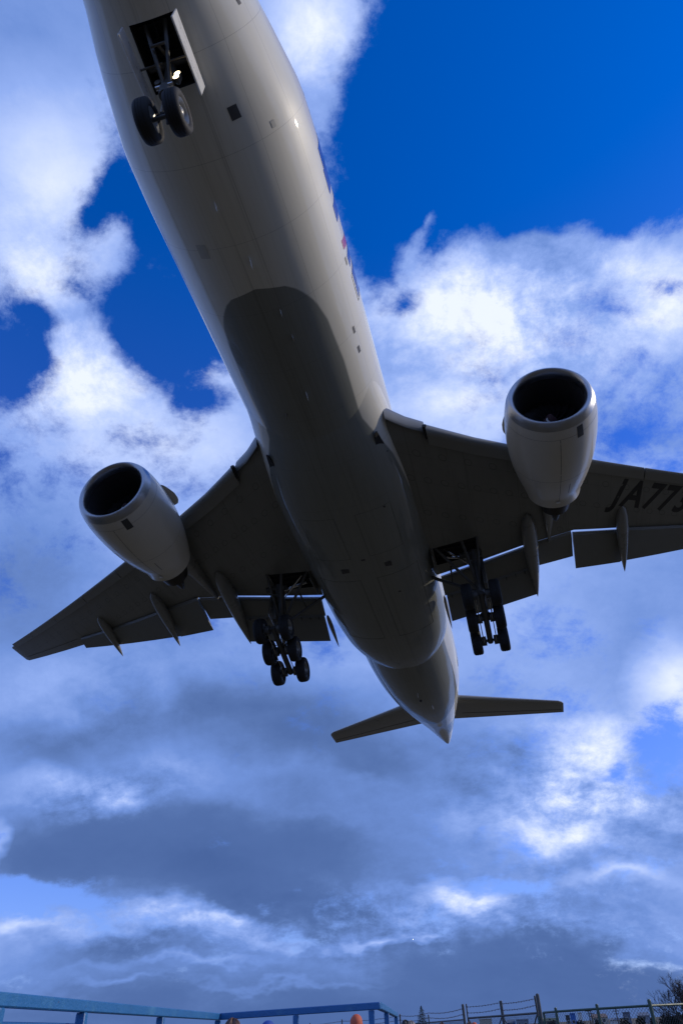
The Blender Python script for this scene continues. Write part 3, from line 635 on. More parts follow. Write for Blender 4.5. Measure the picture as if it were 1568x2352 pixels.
# cylinder-hugging patches on the fuselage
def patch(name, s0, s1, a0, a1, m, parent, lift=.006, ns=10, na=6, skew=0.0):
    R0 = []; 
    for i in range(ns+1):
        s = s0+(s1-s0)*i/ns
        row = []
        for j in range(na+1):
            a = rad(a0+(a1-a0)*j/na); sx = s+skew*(j/na); zc, ry, rz = interp(FUS, sx)
            row.append((-sx, (ry+lift)*math.sin(a), zc-(rz+lift)*math.cos(a)))
        R0.append(row)
    return MB().loft(R0, False).build(name, m, parent)
patch('outflow_valve', 6.86, 7.22, 23.0, 29.0, MT['panel'], fus)
patch('static_port_plate', 4.7, 4.95, 62, 65, MT['panel'], fus)
patch('access_panel', 15.6, 15.9, 58, 60.5, MT['panel'], fus); patch('access_panel', 16.5, 16.8, 57, 60, MT['panel'], fus); patch('access_panel', 13.2, 13.5, 74, 77, MT['panel'], fus)
# blue titles along the port windows: slanted letter shapes, a red square among them
for (s0, s1, a0, sk) in ((9.45, 10.1, 82, -.25), (10.13, 10.95, 80, -.2), (11.35, 11.95, 79, -.15), (13.3, 13.75, 80, -.3), (14.0, 14.6, 81.5, -.2), (14.64, 15.1, 81, -.2)):
    patch('title_letter', s0, s1, a0, 107, MT['blue'], fus, skew=sk, na=14)
patch('title_emblem', 12.6, 12.95, 77, 100, MT['red'], fus, na=14, skew=.25)
wb = MB()
for sg in (-1, 1):
    for k in range(78):
        s = 8.0+.535*k
        if 24.5 < s < 25.6: continue
        a0, a1 = 101, 107
        pts = []
        for aa, ds in ((a0, -.08), (a0-1.2, 0), (a0, .08), (a1, .08), (a1+1.2, 0), (a1, -.08)):
            zc, ry, rz = interp(FUS, s+.12); a = rad(aa); pts.append((-(s+.12+ds), sg*(ry+.008)*math.sin(a), zc-(rz+.008)*math.cos(a)))
        wb.add(pts, [(0, 1, 2, 3, 4, 5)])
wb.build('cabin_windows', MT['glass'], fus, False)
for s, a in ((3.3, 90), (14.6, 90), (24.7, 90), (45.5, 90), (3.3, -90), (14.6, -90), (24.7, -90), (45.5, -90)):
    sg = 1 if a > 0 else -1; fr = MB()
    zc, ry, rz = interp(FUS, s)
    P4 = []
    for (ds, aa) in ((-.55, 78), (.55, 78), (.55, 104), (-.55, 104)):
        P4.append((s+ds, aa))
    for (p, q_) in zip(P4, P4[1:]+P4[:1]):
        for k in range(8):
            u0, u1 = k/8, (k+1)/8; pp = []
            for u in (u0, u1):
                sx = p[0]+(q_[0]-p[0])*u; aa = rad(p[1]+(q_[1]-p[1])*u); zc, ry, rz = interp(FUS, sx); pp.append((-sx, sg*(ry+.001)*math.sin(aa), zc-(rz+.001)*math.cos(aa)))
            fr.tube(pp[0], pp[1], .011, n=4)
    fr.build('cabin_door_outline', MT['panel'], fus, False)
# blade antennas, drain masts, beacon
def blade(name, s, a, h, c, m, lean=.5, parent=None):
    zc, ry, rz = interp(FUS, s); n = np.array([0, math.sin(rad(a)), -math.cos(rad(a))]); base = np.array([-s, ry*n[1], zc+rz*n[2]])
    side = np.array([0, n[2], -n[1]]); R0 = []
    for u in (0, .5, 1.0):
        cc = c*(1-.5*u); x0 = -lean*h*u; t = .018*(1-.6*u)
        R0.append([base+n*(h*u-.03)+np.array([x0+dx*cc, 0, 0])+side*t*dy for dx, dy in ((.5, 0), (.15, 1), (-.5, .15), (-.5, -.15), (.15, -1))])
    return MB().loft(R0, True, True, True).build(name, m, parent or fus)
for s, a, h in ((11.2, 4, .30), (13.35, 10, .16), (14.45, 11.5, .14), (17.05, 6.5, .28), (44.2, 0, .30), (9.2, -3, .22)):
    blade('antenna', s, a, h, .34, MT['door'])
blade('drain_mast', 47.0, 12, .28, .2, MT['lip'], .9); blade('drain_mast', 17.9, -14, .2, .16, MT['lip'], .9)
zc, ry, rz = interp(FUS, 17.6)
MB().lathe((-45.6, 0, interp(FUS, 45.6)[0]-interp(FUS, 45.6)[2]+.01), (0, 0, -1), [(0, .11), (.05, .10), (.09, .06), (.10, .001)], 16, True).build('beacon', MT['panel'], fus)
# cockpit windscreen, beyond the frame but part of the nose
for sg in (-1, 1):
    for (s0, s1, a0, a1) in ((2.0, 2.9, 128, 148), (2.15, 3.0, 150, 176), (2.3, 3.3, 108, 126)):
        patch('windscreen', s0, s1, sg*a0, sg*a1, MT['glass'], fus, skew=.35)
for s0, s1, a0, a1 in ((10.4, 10.9, -27, -20), (7.7, 7.9, 44, 47),):
    patch('access_hatch', s0, s1, a0, a1, MT['hatch'], fus, lift=.004)
patch('apu_vent', 54.3, 54.6, 58, 66, MT['panel'], fus)

# ------------------------------------------------------------------ wings
def zw(y):
    t = max(abs(y)-3.1, 0); return -2.1+.105*t+(5.4-.105*27.2)*(t/27.2)**2
def le(y): return 21.0+.693*(y-3.5)+(.35*max(0, 6.5-y)*-.25)
TEF = [(2.0, 32.55), (3.3, 32.4), (8.5, 31.75), (10.7, 31.75), (10.9, 31.7), (13.6, 32.85), (17.8, 34.85), (22.3, 36.95), (22.5, 37.85), (30.3, 41.75)]
def te(y): return float(np.interp(y, [a for a, _ in TEF], [b_ for _, b_ in TEF]))
def wing_section(y, sg):
    L, T = le(y), te(y); c = T-L; zb = zw(y); tfull = (13.2-.30*min(y, 30)/2)/100*max(c, 2.0)*(1 if y < 22.4 else .9)
    # lower: gently curved; upper: bulged, blunt rear where flaps sit
    low = [(0, .36), (.006, .27), (.02, .18), (.05, .10), (.12, .04), (.25, .0), (.45, -.02), (.65, .0), (.85, .05), (1.0, .12)]
    upr = [(1.0, .30 if y < 22.4 else .16), (.85, .52), (.65, .80), (.45, .96), (.28, 1.0), (.15, .88), (.06, .68), (.02, .50), (.006, .43)]
    return [(-(L+c*u), sg*y, zb+tfull*v) for u, v in low+upr]
def slab(y0, y1, sg, f0, f1, f2, th0=.16, th1=.03, ny=2):
    """a lifting surface between y0 and y1: f0(y)->(s,z) nose, f1->(s,z) max, f2->(s,z) rear"""
    R_ = []
    for i in range(ny+1):
        y = y0+(y1-y0)*i/ny; a, c = np.array(f0(y)), np.array(f2(y)); pts = []
        for u, v in ((0, 0), (.04, -.5), (.25, -.55), (.6, -.25), (1, -.0), (1, .12), (.6, .55), (.25, .9), (.04, .6)):
            p = a+(c-a)*u; pts.append((-p[0], sg*y, p[1]+v*th0*1.0))
        R_.append(pts)
    return MB().loft(R_, True, True, True)
def off(f_s, f_o): return lambda y: (f_s(y), zw(y)+f_o(y) if callable(f_o) else zw(y)+f_o)
lin = lambda y0, a, y1, b_: (lambda y: a+(b_-a)*(y-y0)/(y1-y0))
def teardrop(sg, y, s0, z0, s1, z1, w, h, name='flap_track_fairing', parent=None, m=None, up=.0):
    R_ = []; n = 20
    for i in range(25):
        u = i/24; r = (math.sin(math.pi*min(1, u**.62)))**.75 if 0 < u < 1 else .02; r = max(r, .015)
        s = s0+(s1-s0)*u; zz = z0+(z1-z0)*(u**1.5)
        R_.append([(-s, sg*y+w*r*math.sin(t)*.5, zz-h*r*.5*math.cos(t)+up*r) for t in [2*math.pi*k/n for k in range(n)]])
    return MB().loft(R_, True, True, True).build(name, m or MT['canoe'], parent)

def registration(parent, sg):
    cu = bpy.data.curves.new('r', 'FONT'); cu.body = 'JA773'; cu.size = 1.0; cu.offset = .026; cu.resolution_u = 6; cu.space_character = 1.16
    to = bpy.data.objects.new('r', cu); COL.objects.link(to)
    dg = bpy.context.evaluated_depsgraph_get(); me = bpy.data.meshes.new_from_object(to.evaluated_get(dg)); bpy.data.objects.remove(to)
    bm = bmesh.new(); bm.from_mesh(me); bmesh.ops.triangulate(bm, faces=bm.faces); bmesh.ops.subdivide_edges(bm, edges=bm.edges, cuts=2); bm.to_mesh(me); bm.free()
    for v in me.vertices:
        tx, ty = v.co.x, v.co.y/.72
        s = 30.38+1.06*tx-1.72*ty; y = 12.95+1.53*tx+.62*ty
        v.co = (-s, y, wz_low(y, s)-.006)
    me.materials.append(MT['ltr']); o = bpy.data.objects.new('registration', me); COL.objects.link(o); o.parent = parent
    return o
def wz_low(y, s):
    L, T = le(y), te(y); c = T-L; u = (s-L)/c; tfull = (13.2-.30*min(y, 30)/2)/100*max(c, 2.0)*(1 if y < 22.4 else .9)
    low = [(0, .36), (.006, .27), (.02, .18), (.05, .10), (.12, .04), (.25, .0), (.45, -.02), (.65, .0), (.85, .05), (1.0, .12)]
    return zw(y)+tfull*float(np.interp(u, [a for a, _ in low], [b_ for _, b_ in low]))

def make_wing(sg):
    ys = [1.5, 3.3, 4.5, 6, 8.5, 9.6, 10.7, 11.0, 12.3, 13.6, 15.5, 17.8, 20, 22.3, 22.5, 25, 27.5, 29.6, 30.15, 30.4]
    R_ = [wing_section(y, sg) for y in ys]
    # rounded tip
    last = np.array(R_[-1]); cen = last.mean(0); R_[-1] = [tuple(cen+(p-cen)*np.array([.93, 1, .5])) for p in last]
    w = MB().loft(R_, True, True, True).build('wing', MT['wing'], None, sharp=40)
    carve(w, (-30.6, sg*4.6, -2.66), (1.65, 2.3, 2.06)); w.parent = plane
    for p in w.data.polygons: p.use_smooth = True
    w.data.set_sharp_from_angle(angle=rad(40))
    b = MB(); c0 = (-30.55, sg*4.62)
    #, (1.9, .02, .8)).box((c0[0], c0[1]-1.235, -1.75), (1.9, .02, .8)).box((c0[0]+.96, c0[1], -1.75), (.02, 2.4, .8)).box((c0[0]-.96, c0[1], -1.75), (.02, 2.4, .8)).box((c0[0], c0[1], -1.36), (1.9, 2.5, .02))
    for k in range(4): b.box((c0[0]-.7+.45*k, c0[1], -1.69), (.07, 2.25, .10))
    b.build('wheel_bay', MT['dark'], w, False)
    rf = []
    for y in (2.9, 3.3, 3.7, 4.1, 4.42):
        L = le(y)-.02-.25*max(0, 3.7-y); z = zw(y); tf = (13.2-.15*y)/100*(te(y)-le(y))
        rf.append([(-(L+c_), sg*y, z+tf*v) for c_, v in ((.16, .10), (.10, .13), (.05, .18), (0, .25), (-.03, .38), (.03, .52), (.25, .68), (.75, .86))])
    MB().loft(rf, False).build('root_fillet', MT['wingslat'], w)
    MB().tube((-(le(4.5)-.36), sg*4.46, zw(4.5)+.1), (-(le(4.5)+.35), sg*4.46, zw(4.5)+.0), .10, .07, 10).build('slat_track_cover', MT['dark'], w)
    # inboard double-slotted flap
    gapi = .12
    f1s = lin(3.4, 32.4+gapi, 8.4, 31.76+gapi); f1e = lin(3.4, 33.55, 8.4, 33.15)
    slab(3.5, 8.45, sg, off(f1s, .02), None, off(f1e, -.52), .26).build('inboard_flap', MT['flap'], w, sharp=30)
    f2s = lin(3.4, 33.50, 8.4, 33.10); f2e = lin(3.4, 34.95, 8.4, 34.55)
    slab(3.6, 8.55, sg, off(f2s, -.50), None, off(f2e, -1.42), .2).build('aft_flap_segment', MT['flap'], w, sharp=30)
    for k in range(9):
        y = 3.9+.52*k; MB().box((-(33.62-.08*(y-3.4)), sg*y, zw(y)-.66), (.20, .05, .12)).build('flap_bracket', MT['gear'], w, False)
    # flaperon
    slab(8.95, 10.86, sg, off(lambda y: 31.83, .12), None, off(lin(8.9, 33.5, 10.7, 33.6), -.30), .24).build('flaperon', MT['flap'], w, sharp=30)
    # outboard flap in two spans
    teo = lin(10.8, 34.3, 22.2, 37.65)
    gp = .14 if sg > 0 else -.06
    slab(10.92, 13.5, sg, off(lambda y: te(y)+gp, .03), None, off(teo, -.66), .24).build('outboard_flap', MT['flap'], w, sharp=30)
    slab(13.5, 22.2, sg, off(lambda y: te(y)-.06, .0), None, off(teo, lin(13.5, -.62, 22.2, -.36)), .22, ny=4).build('outboard_flap', MT['flap'], w, sharp=30)
    # aileron seam and slats
    sm = MB(); n = 14
    for k in range(n):
        y0, y1 = 22.6+7.2*k/n, 22.6+7.2*(k+1)/n
        f = lambda y: te(y)-.24*(te(y)-le(y))
        sm.tube((-f(y0), sg*y0, wz_low(y0, f(y0))-.002), (-f(y1), sg*y1, wz_low(y1, f(y1))-.002), .014, n=4)
    sm.build('aileron_seam', MT['dark'], w, False)
    for (y0, y1) in ((4.5, 8.6), (10.7, 14.6), (14.66, 18.6), (18.66, 22.6), (22.66, 26.4), (26.46, 29.6)):
        Rr = []
        for i in range(7):
            y = y0+(y1-y0)*i/6; c = 1.15-.022*y; L = le(y)-.34; z = zw(y)-.10; tf = .95*(13.2-.15*y)/100*(te(y)-le(y))*.46
            Rr.append([(-(L+c*u), sg*y, z+tf*v) for u, v in ((0, .35), (.03, .15), (.12, .0), (.35, -.05), (1.0, .10), (1.0, .16), (.45, .55), (.7, .95), (.3, .85), (.06, .6))])
        MB().loft(Rr, True, True, True).build('slat', MT['wingslat'], w, sharp=50)
    # flap track fairings
    teardrop(sg, 8.55, 29.0, zw(8.5)-.03, 34.75, zw(8.5)-1.45, .80, 1.05, parent=w)
    teardrop(sg, 13.6, 30.9, zw(13.6)-.03, 35.35, zw(13.6)-1.20, .62, .78, parent=w)
    teardrop(sg, 19.0, 33.8, zw(19)-.0, 37.5, zw(19)-.92, .55, .66, parent=w)
    teardrop(sg, 3.45, 33.6, -2.55, 36.3, -3.15, .22, .5, parent=w)
    # outer flap end fairing
    # wing tip light
    MB().lathe((-(le(30.2)+.25), sg*30.3, zw(30.3)+.12), (1, 0, 0), [(-.1, .07), (0, .07), (.1, .04), (.13, .001)], 12, True).build('navigation_light', MT['lens'], w)
    if sg > 0: registration(w, sg)
    return w

wings = {sg: make_wing(sg) for sg in (1, -1)}
# ------------------------------------------------------------------ engines
VENTP = (.42, 1.0, 22, 31); VENTS = (.42, 1.0, 17.5, 27.5)
def make_engine(sg, wing):
    ax = np.array([0, sg*9.61, -2.98]); S0 = 19.85
    def ringpt(sr, r, t):
        r = r*.935
        z = -r*math.cos(t); sh = -.055*z*max(0, 1-sr/3.0); droop = .035*max(0, 2.5-sr)*-.6-.22*max(0, sr-5.3)*(r < 1.19)
        return (-(S0+sr+sh), ax[1]+r*math.sin(t), ax[2]+z+droop+.02*sr)
    def rings(prof, n=64): return [[ringpt(a, r, 2*math.pi*k/n) for k in range(n)] for a, r in prof]
    outer = [(.34, 1.855), (.6, 1.91), (1.0, 1.96), (1.6, 1.99), (2.3, 1.98), (3.0, 1.93), (3.7, 1.82), (4.4, 1.66), (5.0, 1.49), (5.5, 1.34), (5.8, 1.26), (5.8, 1.21), (5.4, 1.24), (4.6, 1.3)]
    nac = MB().loft(rings(outer)).build('engine_nacelle', MT['nacelle'], plane, sharp=50)
    lipp = [(.40, 1.44), (.22, 1.46), (.10, 1.50), (.03, 1.55), (0, 1.61), (.02, 1.67), (.08, 1.73), (.18, 1.79), (.34, 1.857)]
    MB().loft(rings(lipp)).build('intake_lip', MT['lip'], nac)
    MB().loft(rings([(.40, 1.44), (.8, 1.42), (1.5, 1.43), (2.15, 1.46), (2.2, .3)])).build('intake_duct', MT['liner'], nac, sharp=40)
    fb = MB(); nb = 22
    for k in range(nb):
        t0 = 2*math.pi*k/nb; R_ = []
        for i in range(6):
            r = .42+(1.40-.42)*i/5; tw = .25+.75*i/5; c = .20+.10*i/5; R_.append([])
            for sgn, th in ((-1, -.012), (1, -.012), (1, .012), (-1, .012)):
                da = (sgn*c*math.sin(tw)+th)/r; R_[-1].append(ringpt(1.85+sgn*c*math.cos(tw)*.5, r, t0+da+.25*(i/5)**2))
        fb.loft(R_, True, True, True)
    fb.build('fan', MT['blade'], nac, sharp=30)
    MB().loft(rings([(1.12, .01), (1.18, .08), (1.3, .18), (1.5, .30), (1.75, .39), (1.85, .41)], 32)).build('spinner', MT['spin'], nac)
    sw = MB()                                            # white swirl on the spinner
    for k in range(9):
        a0 = k*.26-1.2; r0 = .10+.026*k; sr = 1.24+.03*k
        sw.add([ringpt(sr-.012, r0, a0), ringpt(sr+.05-.012, r0+.11, a0), ringpt(sr+.08-.012, r0+.136, a0+.26), ringpt(sr+.03-.012, r0+.026, a0+.26)], [(0, 1, 2, 3)])
    sw.build('spinner_swirl', MT['door'], nac, False)
    MB().loft(rings([(4.6, 1.02), (5.6, .98), (6.2, .86), (6.75, .70), (6.75, .66), (6.0, .70)], 40)).build('exhaust_nozzle', MT['hot'], nac, sharp=40)
    MB().loft(rings([(5.9, .50), (6.5, .46), (7.1, .30), (7.6, .12), (7.75, .01)], 32)).build('exhaust_plug', MT['hot'], nac)
    MB().loft(rings([(5.55, .99), (5.55, 1.22)], 40)).build('fan_duct', MT['dark'], nac)
    # pylon: top line follows the nacelle crown then the wing underside, ends as a thin tail
    y0 = ax[1]; L = le(9.61); R_ = []
    for s, zt, zb, w in ((20.9, -1.02, -1.25, .10), (21.8, -.72, -1.4, .24), (23.2, -.52, -1.6, .34), (24.6, -.55, -1.9, .40), (25.6, -1.1, -2.2, .40), (26.6, -1.1, -2.25, .38), (27.8, -1.1, -2.05, .34), (29.2, -1.15, -1.80, .26), (30.6, -1.15, -1.58, .15), (31.6, -1.15, -1.40, .06), (32.3, -1.12, -1.28, .015)):
        h = zt-zb
        R_.append([(-s, y0+w*u, zb+h*v) for u, v in ((0, 0), (.6, .04), (.95, .2), (1, .6), (.9, 1), (-.9, 1), (-1, .6), (-.95, .2), (-.6, .04))])
    MB().loft(R_, True, True, True).build('pylon', MT['canoe'], nac, sharp=45)
    # chine on the inboard shoulder
    a = rad(180-58)*(-sg); q = []
    for u in range(11):
        sr = 1.35+1.55*u/10; h = .46*(math.sin(math.pi*min(1, (u/10)**.8*1.0)))**.6 if 0 < u < 10 else .0
        h = .36*min(1, (u/10)*1.7)**.6*(1 if u < 9 else (.9 if u < 10 else .6))
        r = 1.95
        for dr in (0, h):
            for dt in (-.008, .008): q.append(ringpt(sr, r+dr, a+dt))
    R_ = [[q[4*i], q[4*i+1], q[4*i+3], q[4*i+2]] for i in range(11)]
    MB().loft(R_, True, True, True).build('strake', MT['nacelle'], nac, sharp=30)
    # intake bleed vent: a dark rectangular door in the skin; latch seams
    def skin_patch(name, s0, s1, a0, a1, m, lift=.005, na=5, ns=5):
        def rr(sr): return float(np.interp(sr, [p[0] for p in outer[:11]], [p[1] for p in outer[:11]]))+lift
        return MB().loft([[ringpt(s0+(s1-s0)*i/ns, rr(s0+(s1-s0)*i/ns), rad(a0+(a1-a0)*j/na)) for j in range(na+1)] for i in range(ns+1)], False).build(name, m, nac)
    va = (VENTP if sg > 0 else VENTS)
    skin_patch('bleed_vent', va[0], va[1], va[2], va[3], MT['panel'])
    skin_patch('cowl_seam', .78, .79, -178, 178, MT['panel'], .004, 64, 1)
    skin_patch('cowl_seam', 3.5, 3.512, -178, 178, MT['panel'], .004, 64, 1)
    skin_patch('cowl_latch_seam', .8, 5.6, -.3, .3, MT['panel'], .004, 1, 16)
    skin_patch('drain_scoop', 5.3, 5.5, -6, 2, MT['door'], .05, 3, 2)
    skin_patch('cowl_panel', 3.9, 4.7, 14, 15, MT['panel'], .004, 1, 6)
    return nac
for sg in (1, -1): make_engine(sg, wings[sg])

# ------------------------------------------------------------------ tail surfaces
def foil(L, T, y, z, th, sg, n=9):
    c = T-L; out = []
    for u, v in ((0, 0), (.01, -.22), (.04, -.38), (.12, -.5), (.3, -.55), (.5, -.45), (.75, -.22), (1, -.02), (1, .02), (.75, .22), (.5, .45), (.3, .55), (.12, .5), (.04, .38), (.01, .22)):
        out.append((-(L+c*u), sg*y, z+th*c*v))
    return out
for sg in (1, -1):
    def hs(y):
        t = (y-1.2)/(10.75-1.2); return (54.0+(60.98-54.0)*t, 58.7+(63.35-58.7)*t, 1.18+1.22*t, .105-.02*t)
    rings_ = []
    for y in (.4, 1.2, 2.5, 4.5, 7, 9, 10.3, 10.62, 10.78):
        L, T, z, th = hs(y); k = 1 if y < 10.5 else (.8 if y < 10.7 else .35)
        rings_.append(foil(L+(.0 if k == 1 else .12 if k > .5 else .35), T, y, z, th*k, sg))
    st = MB().loft(rings_, True, True, True).build('tailplane', MT['tail'], plane, sharp=40)
    el = MB(); n = 10
    for k in range(n):
        pts = []
        for y in (2.0+8.5*k/n, 2.0+8.5*(k+1)/n):
            L, T, z, th = hs(y); pts.append((-(L+.70*(T-L)), sg*y, z-th*(T-L)*.27-.003))
        el.tube(pts[0], pts[1], .018, n=4)
    el.build('elevator_seam', MT['dark'], st, False)
    le_ = MB(); L, T, z, th = hs(10.7)
    R_ = []
    for y in (2.2, 4.5, 7, 9, 10.4):
        L, T, z, th = hs(y); c = T-L
        R_.append([(-(L-.006+c*u), sg*y, z+th*c*v*1.04) for u, v in ((.07, -.44), (.03, -.34), (.0, -.02), (.03, .34), (.07, .44))])
    MB().loft(R_, False).build('leading_edge', MT['lip'], st)
fin = MB(); R_ = []
for u in (0, .08, .3, .6, .9, .98, 1):
    L = 49.6+(59.3-49.6)*u if u > .05 else 47.5; T = 60.6+(62.9-60.6)*u; z = 2.0+(12.8-2.0)*u; c = T-L; th = .09 if u < .95 else .05
    R_.append([(-(L+c*a), th*c*b_, z) for a, b_ in ((0, 0), (.03, .3), (.12, .48), (.35, .55), (.7, .25), (1, .02), (1, -.02), (.7, -.25), (.35, -.55), (.12, -.48), (.03, -.3))])
fo = fin.loft(R_, True, True, True).build('tail_fin', MT['door'], plane, sharp=40)
rs = MB(); rs.tube((-58.2, .30, 3.6), (-61.7, .12, 12.2), .012, n=4).build('rudder_seam', MT['panel'], fo, False)

# ------------------------------------------------------------------ landing gear
def wheel(parent, c, r, w, out, n=40):
    c = np.array(c); k = r/.62
    MB().lathe(c, (0, 1, 0), [(-w*.36, r*.58), (-w*.47, r*.66), (-w*.5, r*.80), (-w*.45, r*.92), (-w*.33, r*.98), (-w*.2, r*.995), (-w*.19, r*.975), (-w*.17, r*.975), (-w*.16, r), (-w*.03, r), (-w*.02, r*.98), (w*.02, r*.98), (w*.03, r), (w*.16, r), (w*.17, r*.975), (w*.19, r*.975), (w*.2, r*.995), (w*.33, r*.98), (w*.45, r*.92), (w*.5, r*.80), (w*.47, r*.66), (w*.36, r*.58)], n).build('tyre', MT['tyre'], parent, sharp=60)
    b = MB().lathe(c, (0, out, 0), [(w*.36, r*.60), (w*.40, r*.57), (w*.34, r*.52), (w*.16, r*.44), (w*.12, r*.30), (w*.30, r*.20), (w*.36, r*.10), (w*.36, .005)], 32)
    for q in range(9):
        t = 2*math.pi*q/9; p = c+np.array([math.cos(t)*r*.37, out*w*.14, math.sin(t)*r*.37]); b.tube(p, p+np.array([0, out*.02, 0]), r*.045, n=8)
    b.lathe(c, (0, -out, 0), [(w*.36, r*.60), (w*.30, r*.52), (w*.2, r*.2), (w*.2, .005)], 24)
    b.build('rim', MT['rim'], parent, sharp=40)
for sg in (1, -1):
    y = 5.49*sg
    gr = empty('main_landing_gear', plane, (0, 0, 0))
    top = (-30.95, y, -1.75); mid = (-31.55, y, -4.0); hub = (-31.78, y, -5.32)
    MB().tube(top, mid, .27, .24, 20).tube(mid, (-31.6, y, -4.15), .27, .27, 20).tube((-30.95, y-.75, -1.95), (-30.95, y+.45, -1.95), .17, n=14).build('shock_strut', MT['gear'], gr, sharp=40)
    MB().tube(mid, hub, .155, n=18).build('piston', MT['chrome'], gr)
    MB().tube((-29.75, y-.5*sg, -1.7), (-31.4, y-.05*sg, -3.85), .085, n=10).tube((-29.75, y+.35*sg, -1.7), (-31.4, y+.05*sg, -3.85), .07, n=10).tube((-30.5, y-.30*sg, -2.68), (-30.5, y+.22*sg, -2.68), .05).build('drag_brace', MT['gear'], gr, sharp=40)
    MB().tube((-31.75, 2.9*sg, -2.35), (-31.6, y-.15*sg, -4.0), .095, n=10).tube((-29.95, 3.5*sg, -1.75), (-31.5, y-.12*sg, -3.9), .08, n=10).tube((-30.7, 4.2*sg, -2.7), (-31.72, 4.1*sg, -3.08), .05).box((-31.75, 2.95*sg, -2.35), (.4, .25, .3)).build('side_brace', MT['gear'], gr, sharp=40)
    MB().tube((-31.20, y+.1*sg, -2.0), (-31.0, 3.9*sg, -1.8), .09, n=10).tube((-31.1, y-.3*sg, -2.5), (-30.4, 4.0*sg, -1.7), .05, n=8).build('retraction_actuator', MT['chrome'], gr)
    MB().box((-31.3, y+.42*sg, -2.9), (1.25, .05, 2.1), np.array([[.985, 0, .17], [0, 1, 0], [-.17, 0, .985]]), .02).box((-31.25, y+.33*sg, -2.9), (.08, .16, 1.7)).build('gear_door', MT['canoe'], gr, sharp=30)
    MB().box((-30.6, 3.35*sg, -2.25), (1.7, .05, .55), None, .02).build('bay_door', MT['canoe'], gr, sharp=30)
    # torque links and hoses
    MB().box((-32.05, y, -4.35), (.62, .22, .07), np.array([[.62, 0, -.78], [0, 1, 0], [.78, 0, .62]]), .02).box((-32.1, y, -4.95), (.66, .22, .07), np.array([[.62, 0, .78], [0, 1, 0], [-.78, 0, .62]]), .02).build('torque_link', MT['gear'], gr, sharp=30)
    h = MB()
    for k, dy in enumerate((-.16, -.05, .08, .17)):
        h.path([(-31.2-.03*k, y+dy, -2.2), (-31.75, y+dy*1.3, -3.4), (-32.0, y+dy*1.8, -4.3), (-31.95, y+dy*2.2, -5.0), (-31.6-.3*(k-1.5), y+dy*1.5, -5.45)], .022, 6)
    h.build('hydraulic_hose', MT['tyre'], gr)
    fw, rr = np.array([-30.28, y, -5.02]), np.array([-33.22, y, -6.0]); dirv = (rr-fw)/np.linalg.norm(rr-fw)
    tb = MB().tube(fw-dirv*.12, rr+dirv*.12, .15, n=16).tube(np.array(hub)+(0, 0, .1), np.array(hub)+(0, 0, -.25), .24, n=16)
    tb.tube((-31.0, y, -4.4), fw+np.array([-.3, 0, .1]), .06, n=8)
    tb.build('truck_beam', MT['gear'], gr, sharp=40)
    for k in range(3):
        c = fw+(rr-fw)*k/2
        MB().tube(c-(0, .80, 0), c+(0, .80, 0), .075, n=14).lathe(c, (0, 1, 0), [(-.52, .13), (-.48, .24), (-.20, .25), (-.18, .1)], 20).lathe(c, (0, 1, 0), [(.18, .1), (.20, .25), (.48, .24), (.52, .13)], 20).build('axle', MT['gear'], gr, sharp=40)
        if k < 2:
            MB().tube(c+np.array([0, .33, -.22]), c+(rr-fw)/2+np.array([0, .33, -.22]), .025, n=8).tube(c+np.array([0, -.33, -.22]), c+(rr-fw)/2+np.array([0, -.33, -.22]), .025, n=8).build('brake_rod', MT['chrome'], gr)
        for o_ in (-1, 1): wheel(gr, c+np.array([0, .70*o_, 0]), .675, .53, o_)
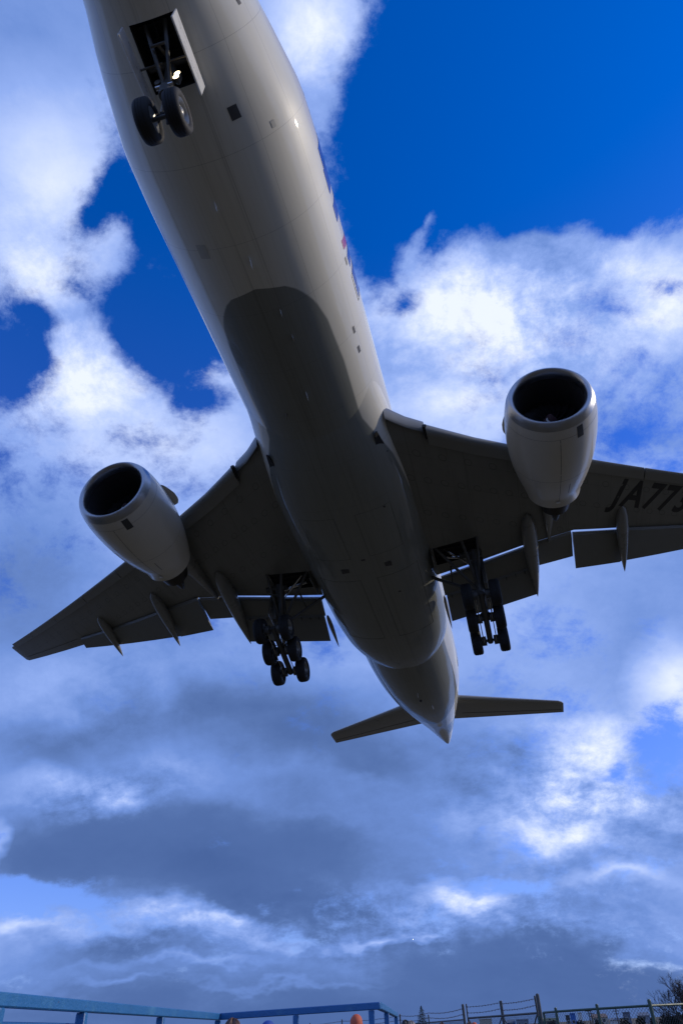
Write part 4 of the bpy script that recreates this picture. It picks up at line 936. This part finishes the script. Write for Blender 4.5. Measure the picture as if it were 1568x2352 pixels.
# nose gear
ng = empty('nose_landing_gear', plane, (0, 0, 0))
MB().tube((-5.55, 0, -2.3), (-5.78, 0, -4.1), .15, n=18).tube((-5.70, 0, -3.95), (-5.78, 0, -4.2), .20, n=18).tube((-5.5, -.62, -2.55), (-5.5, .62, -2.55), .09).build('shock_strut', MT['gear'], ng, sharp=40)
MB().tube((-5.78, 0, -4.1), (-5.90, 0, -5.2), .095, n=16).build('piston', MT['chrome'], ng)
MB().tube((-4.55, .28, -2.45), (-5.70, .08, -3.75), .055).tube((-4.55, -.28, -2.45), (-5.70, -.08, -3.75), .055).tube((-4.9, -.2, -3.05), (-4.9, .2, -3.05), .04).tube((-5.45, .0, -2.4), (-4.9, 0, -3.05), .045).build('drag_brace', MT['gear'], ng, sharp=40)
MB().box((-6.02, 0, -4.35), (.42, .14, .05), np.array([[.6, 0, -.8], [0, 1, 0], [.8, 0, .6]]), .01).box((-6.05, 0, -4.8), (.48, .14, .05), np.array([[.55, 0, .83], [0, 1, 0], [-.83, 0, .55]]), .01).build('torque_link', MT['gear'], ng, sharp=30)
MB().tube((-5.91, -.55, -5.27), (-5.91, .55, -5.27), .06, n=14).build('axle', MT['gear'], ng)
MB().tube((-5.6, .24, -4.0), (-5.6, -.24, -4.0), .06).tube((-5.8, .22, -4.05), (-5.8, -.22, -4.05), .05).build('steering_actuator', MT['chrome'], ng)
for o_ in (-1, 1): wheel(ng, (-5.91, .40*o_, -5.27), .55, .42, o_)
for k, (yy, zz) in enumerate(((.27, -3.56), (-.27, -3.50), (.27, -3.28))):
    MB().lathe((-5.62, yy, zz), (1, 0, -.25), [(-.16, .04), (-.10, .085), (.03, .10), (.045, .095)], 20, True).box((-5.70, yy*.6, zz), (.06, .2, .06)).build('lamp_housing', MT['gear'], ng, sharp=40)
    MB().lathe((-5.62, yy, zz), (1, 0, -.25), [(.046, .001), (.05, .05), (.046, .088)], 20, False).build('landing_lamp', MT['lamp'] if k != 1 else MT['rim'], ng)
for sg in (1, -1):
    ax = np.array([[1, 0, 0], [0, 1, -.03*sg], [0, .03*sg, 1]])
    MB().box((-5.25, sg*.74, -3.22), (1.85, .05, .68), ax, .015).build('nose_gear_door', MT['door'], ng, sharp=30)
    MB().tube((-5.3, sg*.68, -3.15), (-5.35, sg*.1, -2.9), .03).build('door_rod', MT['gear'], ng)
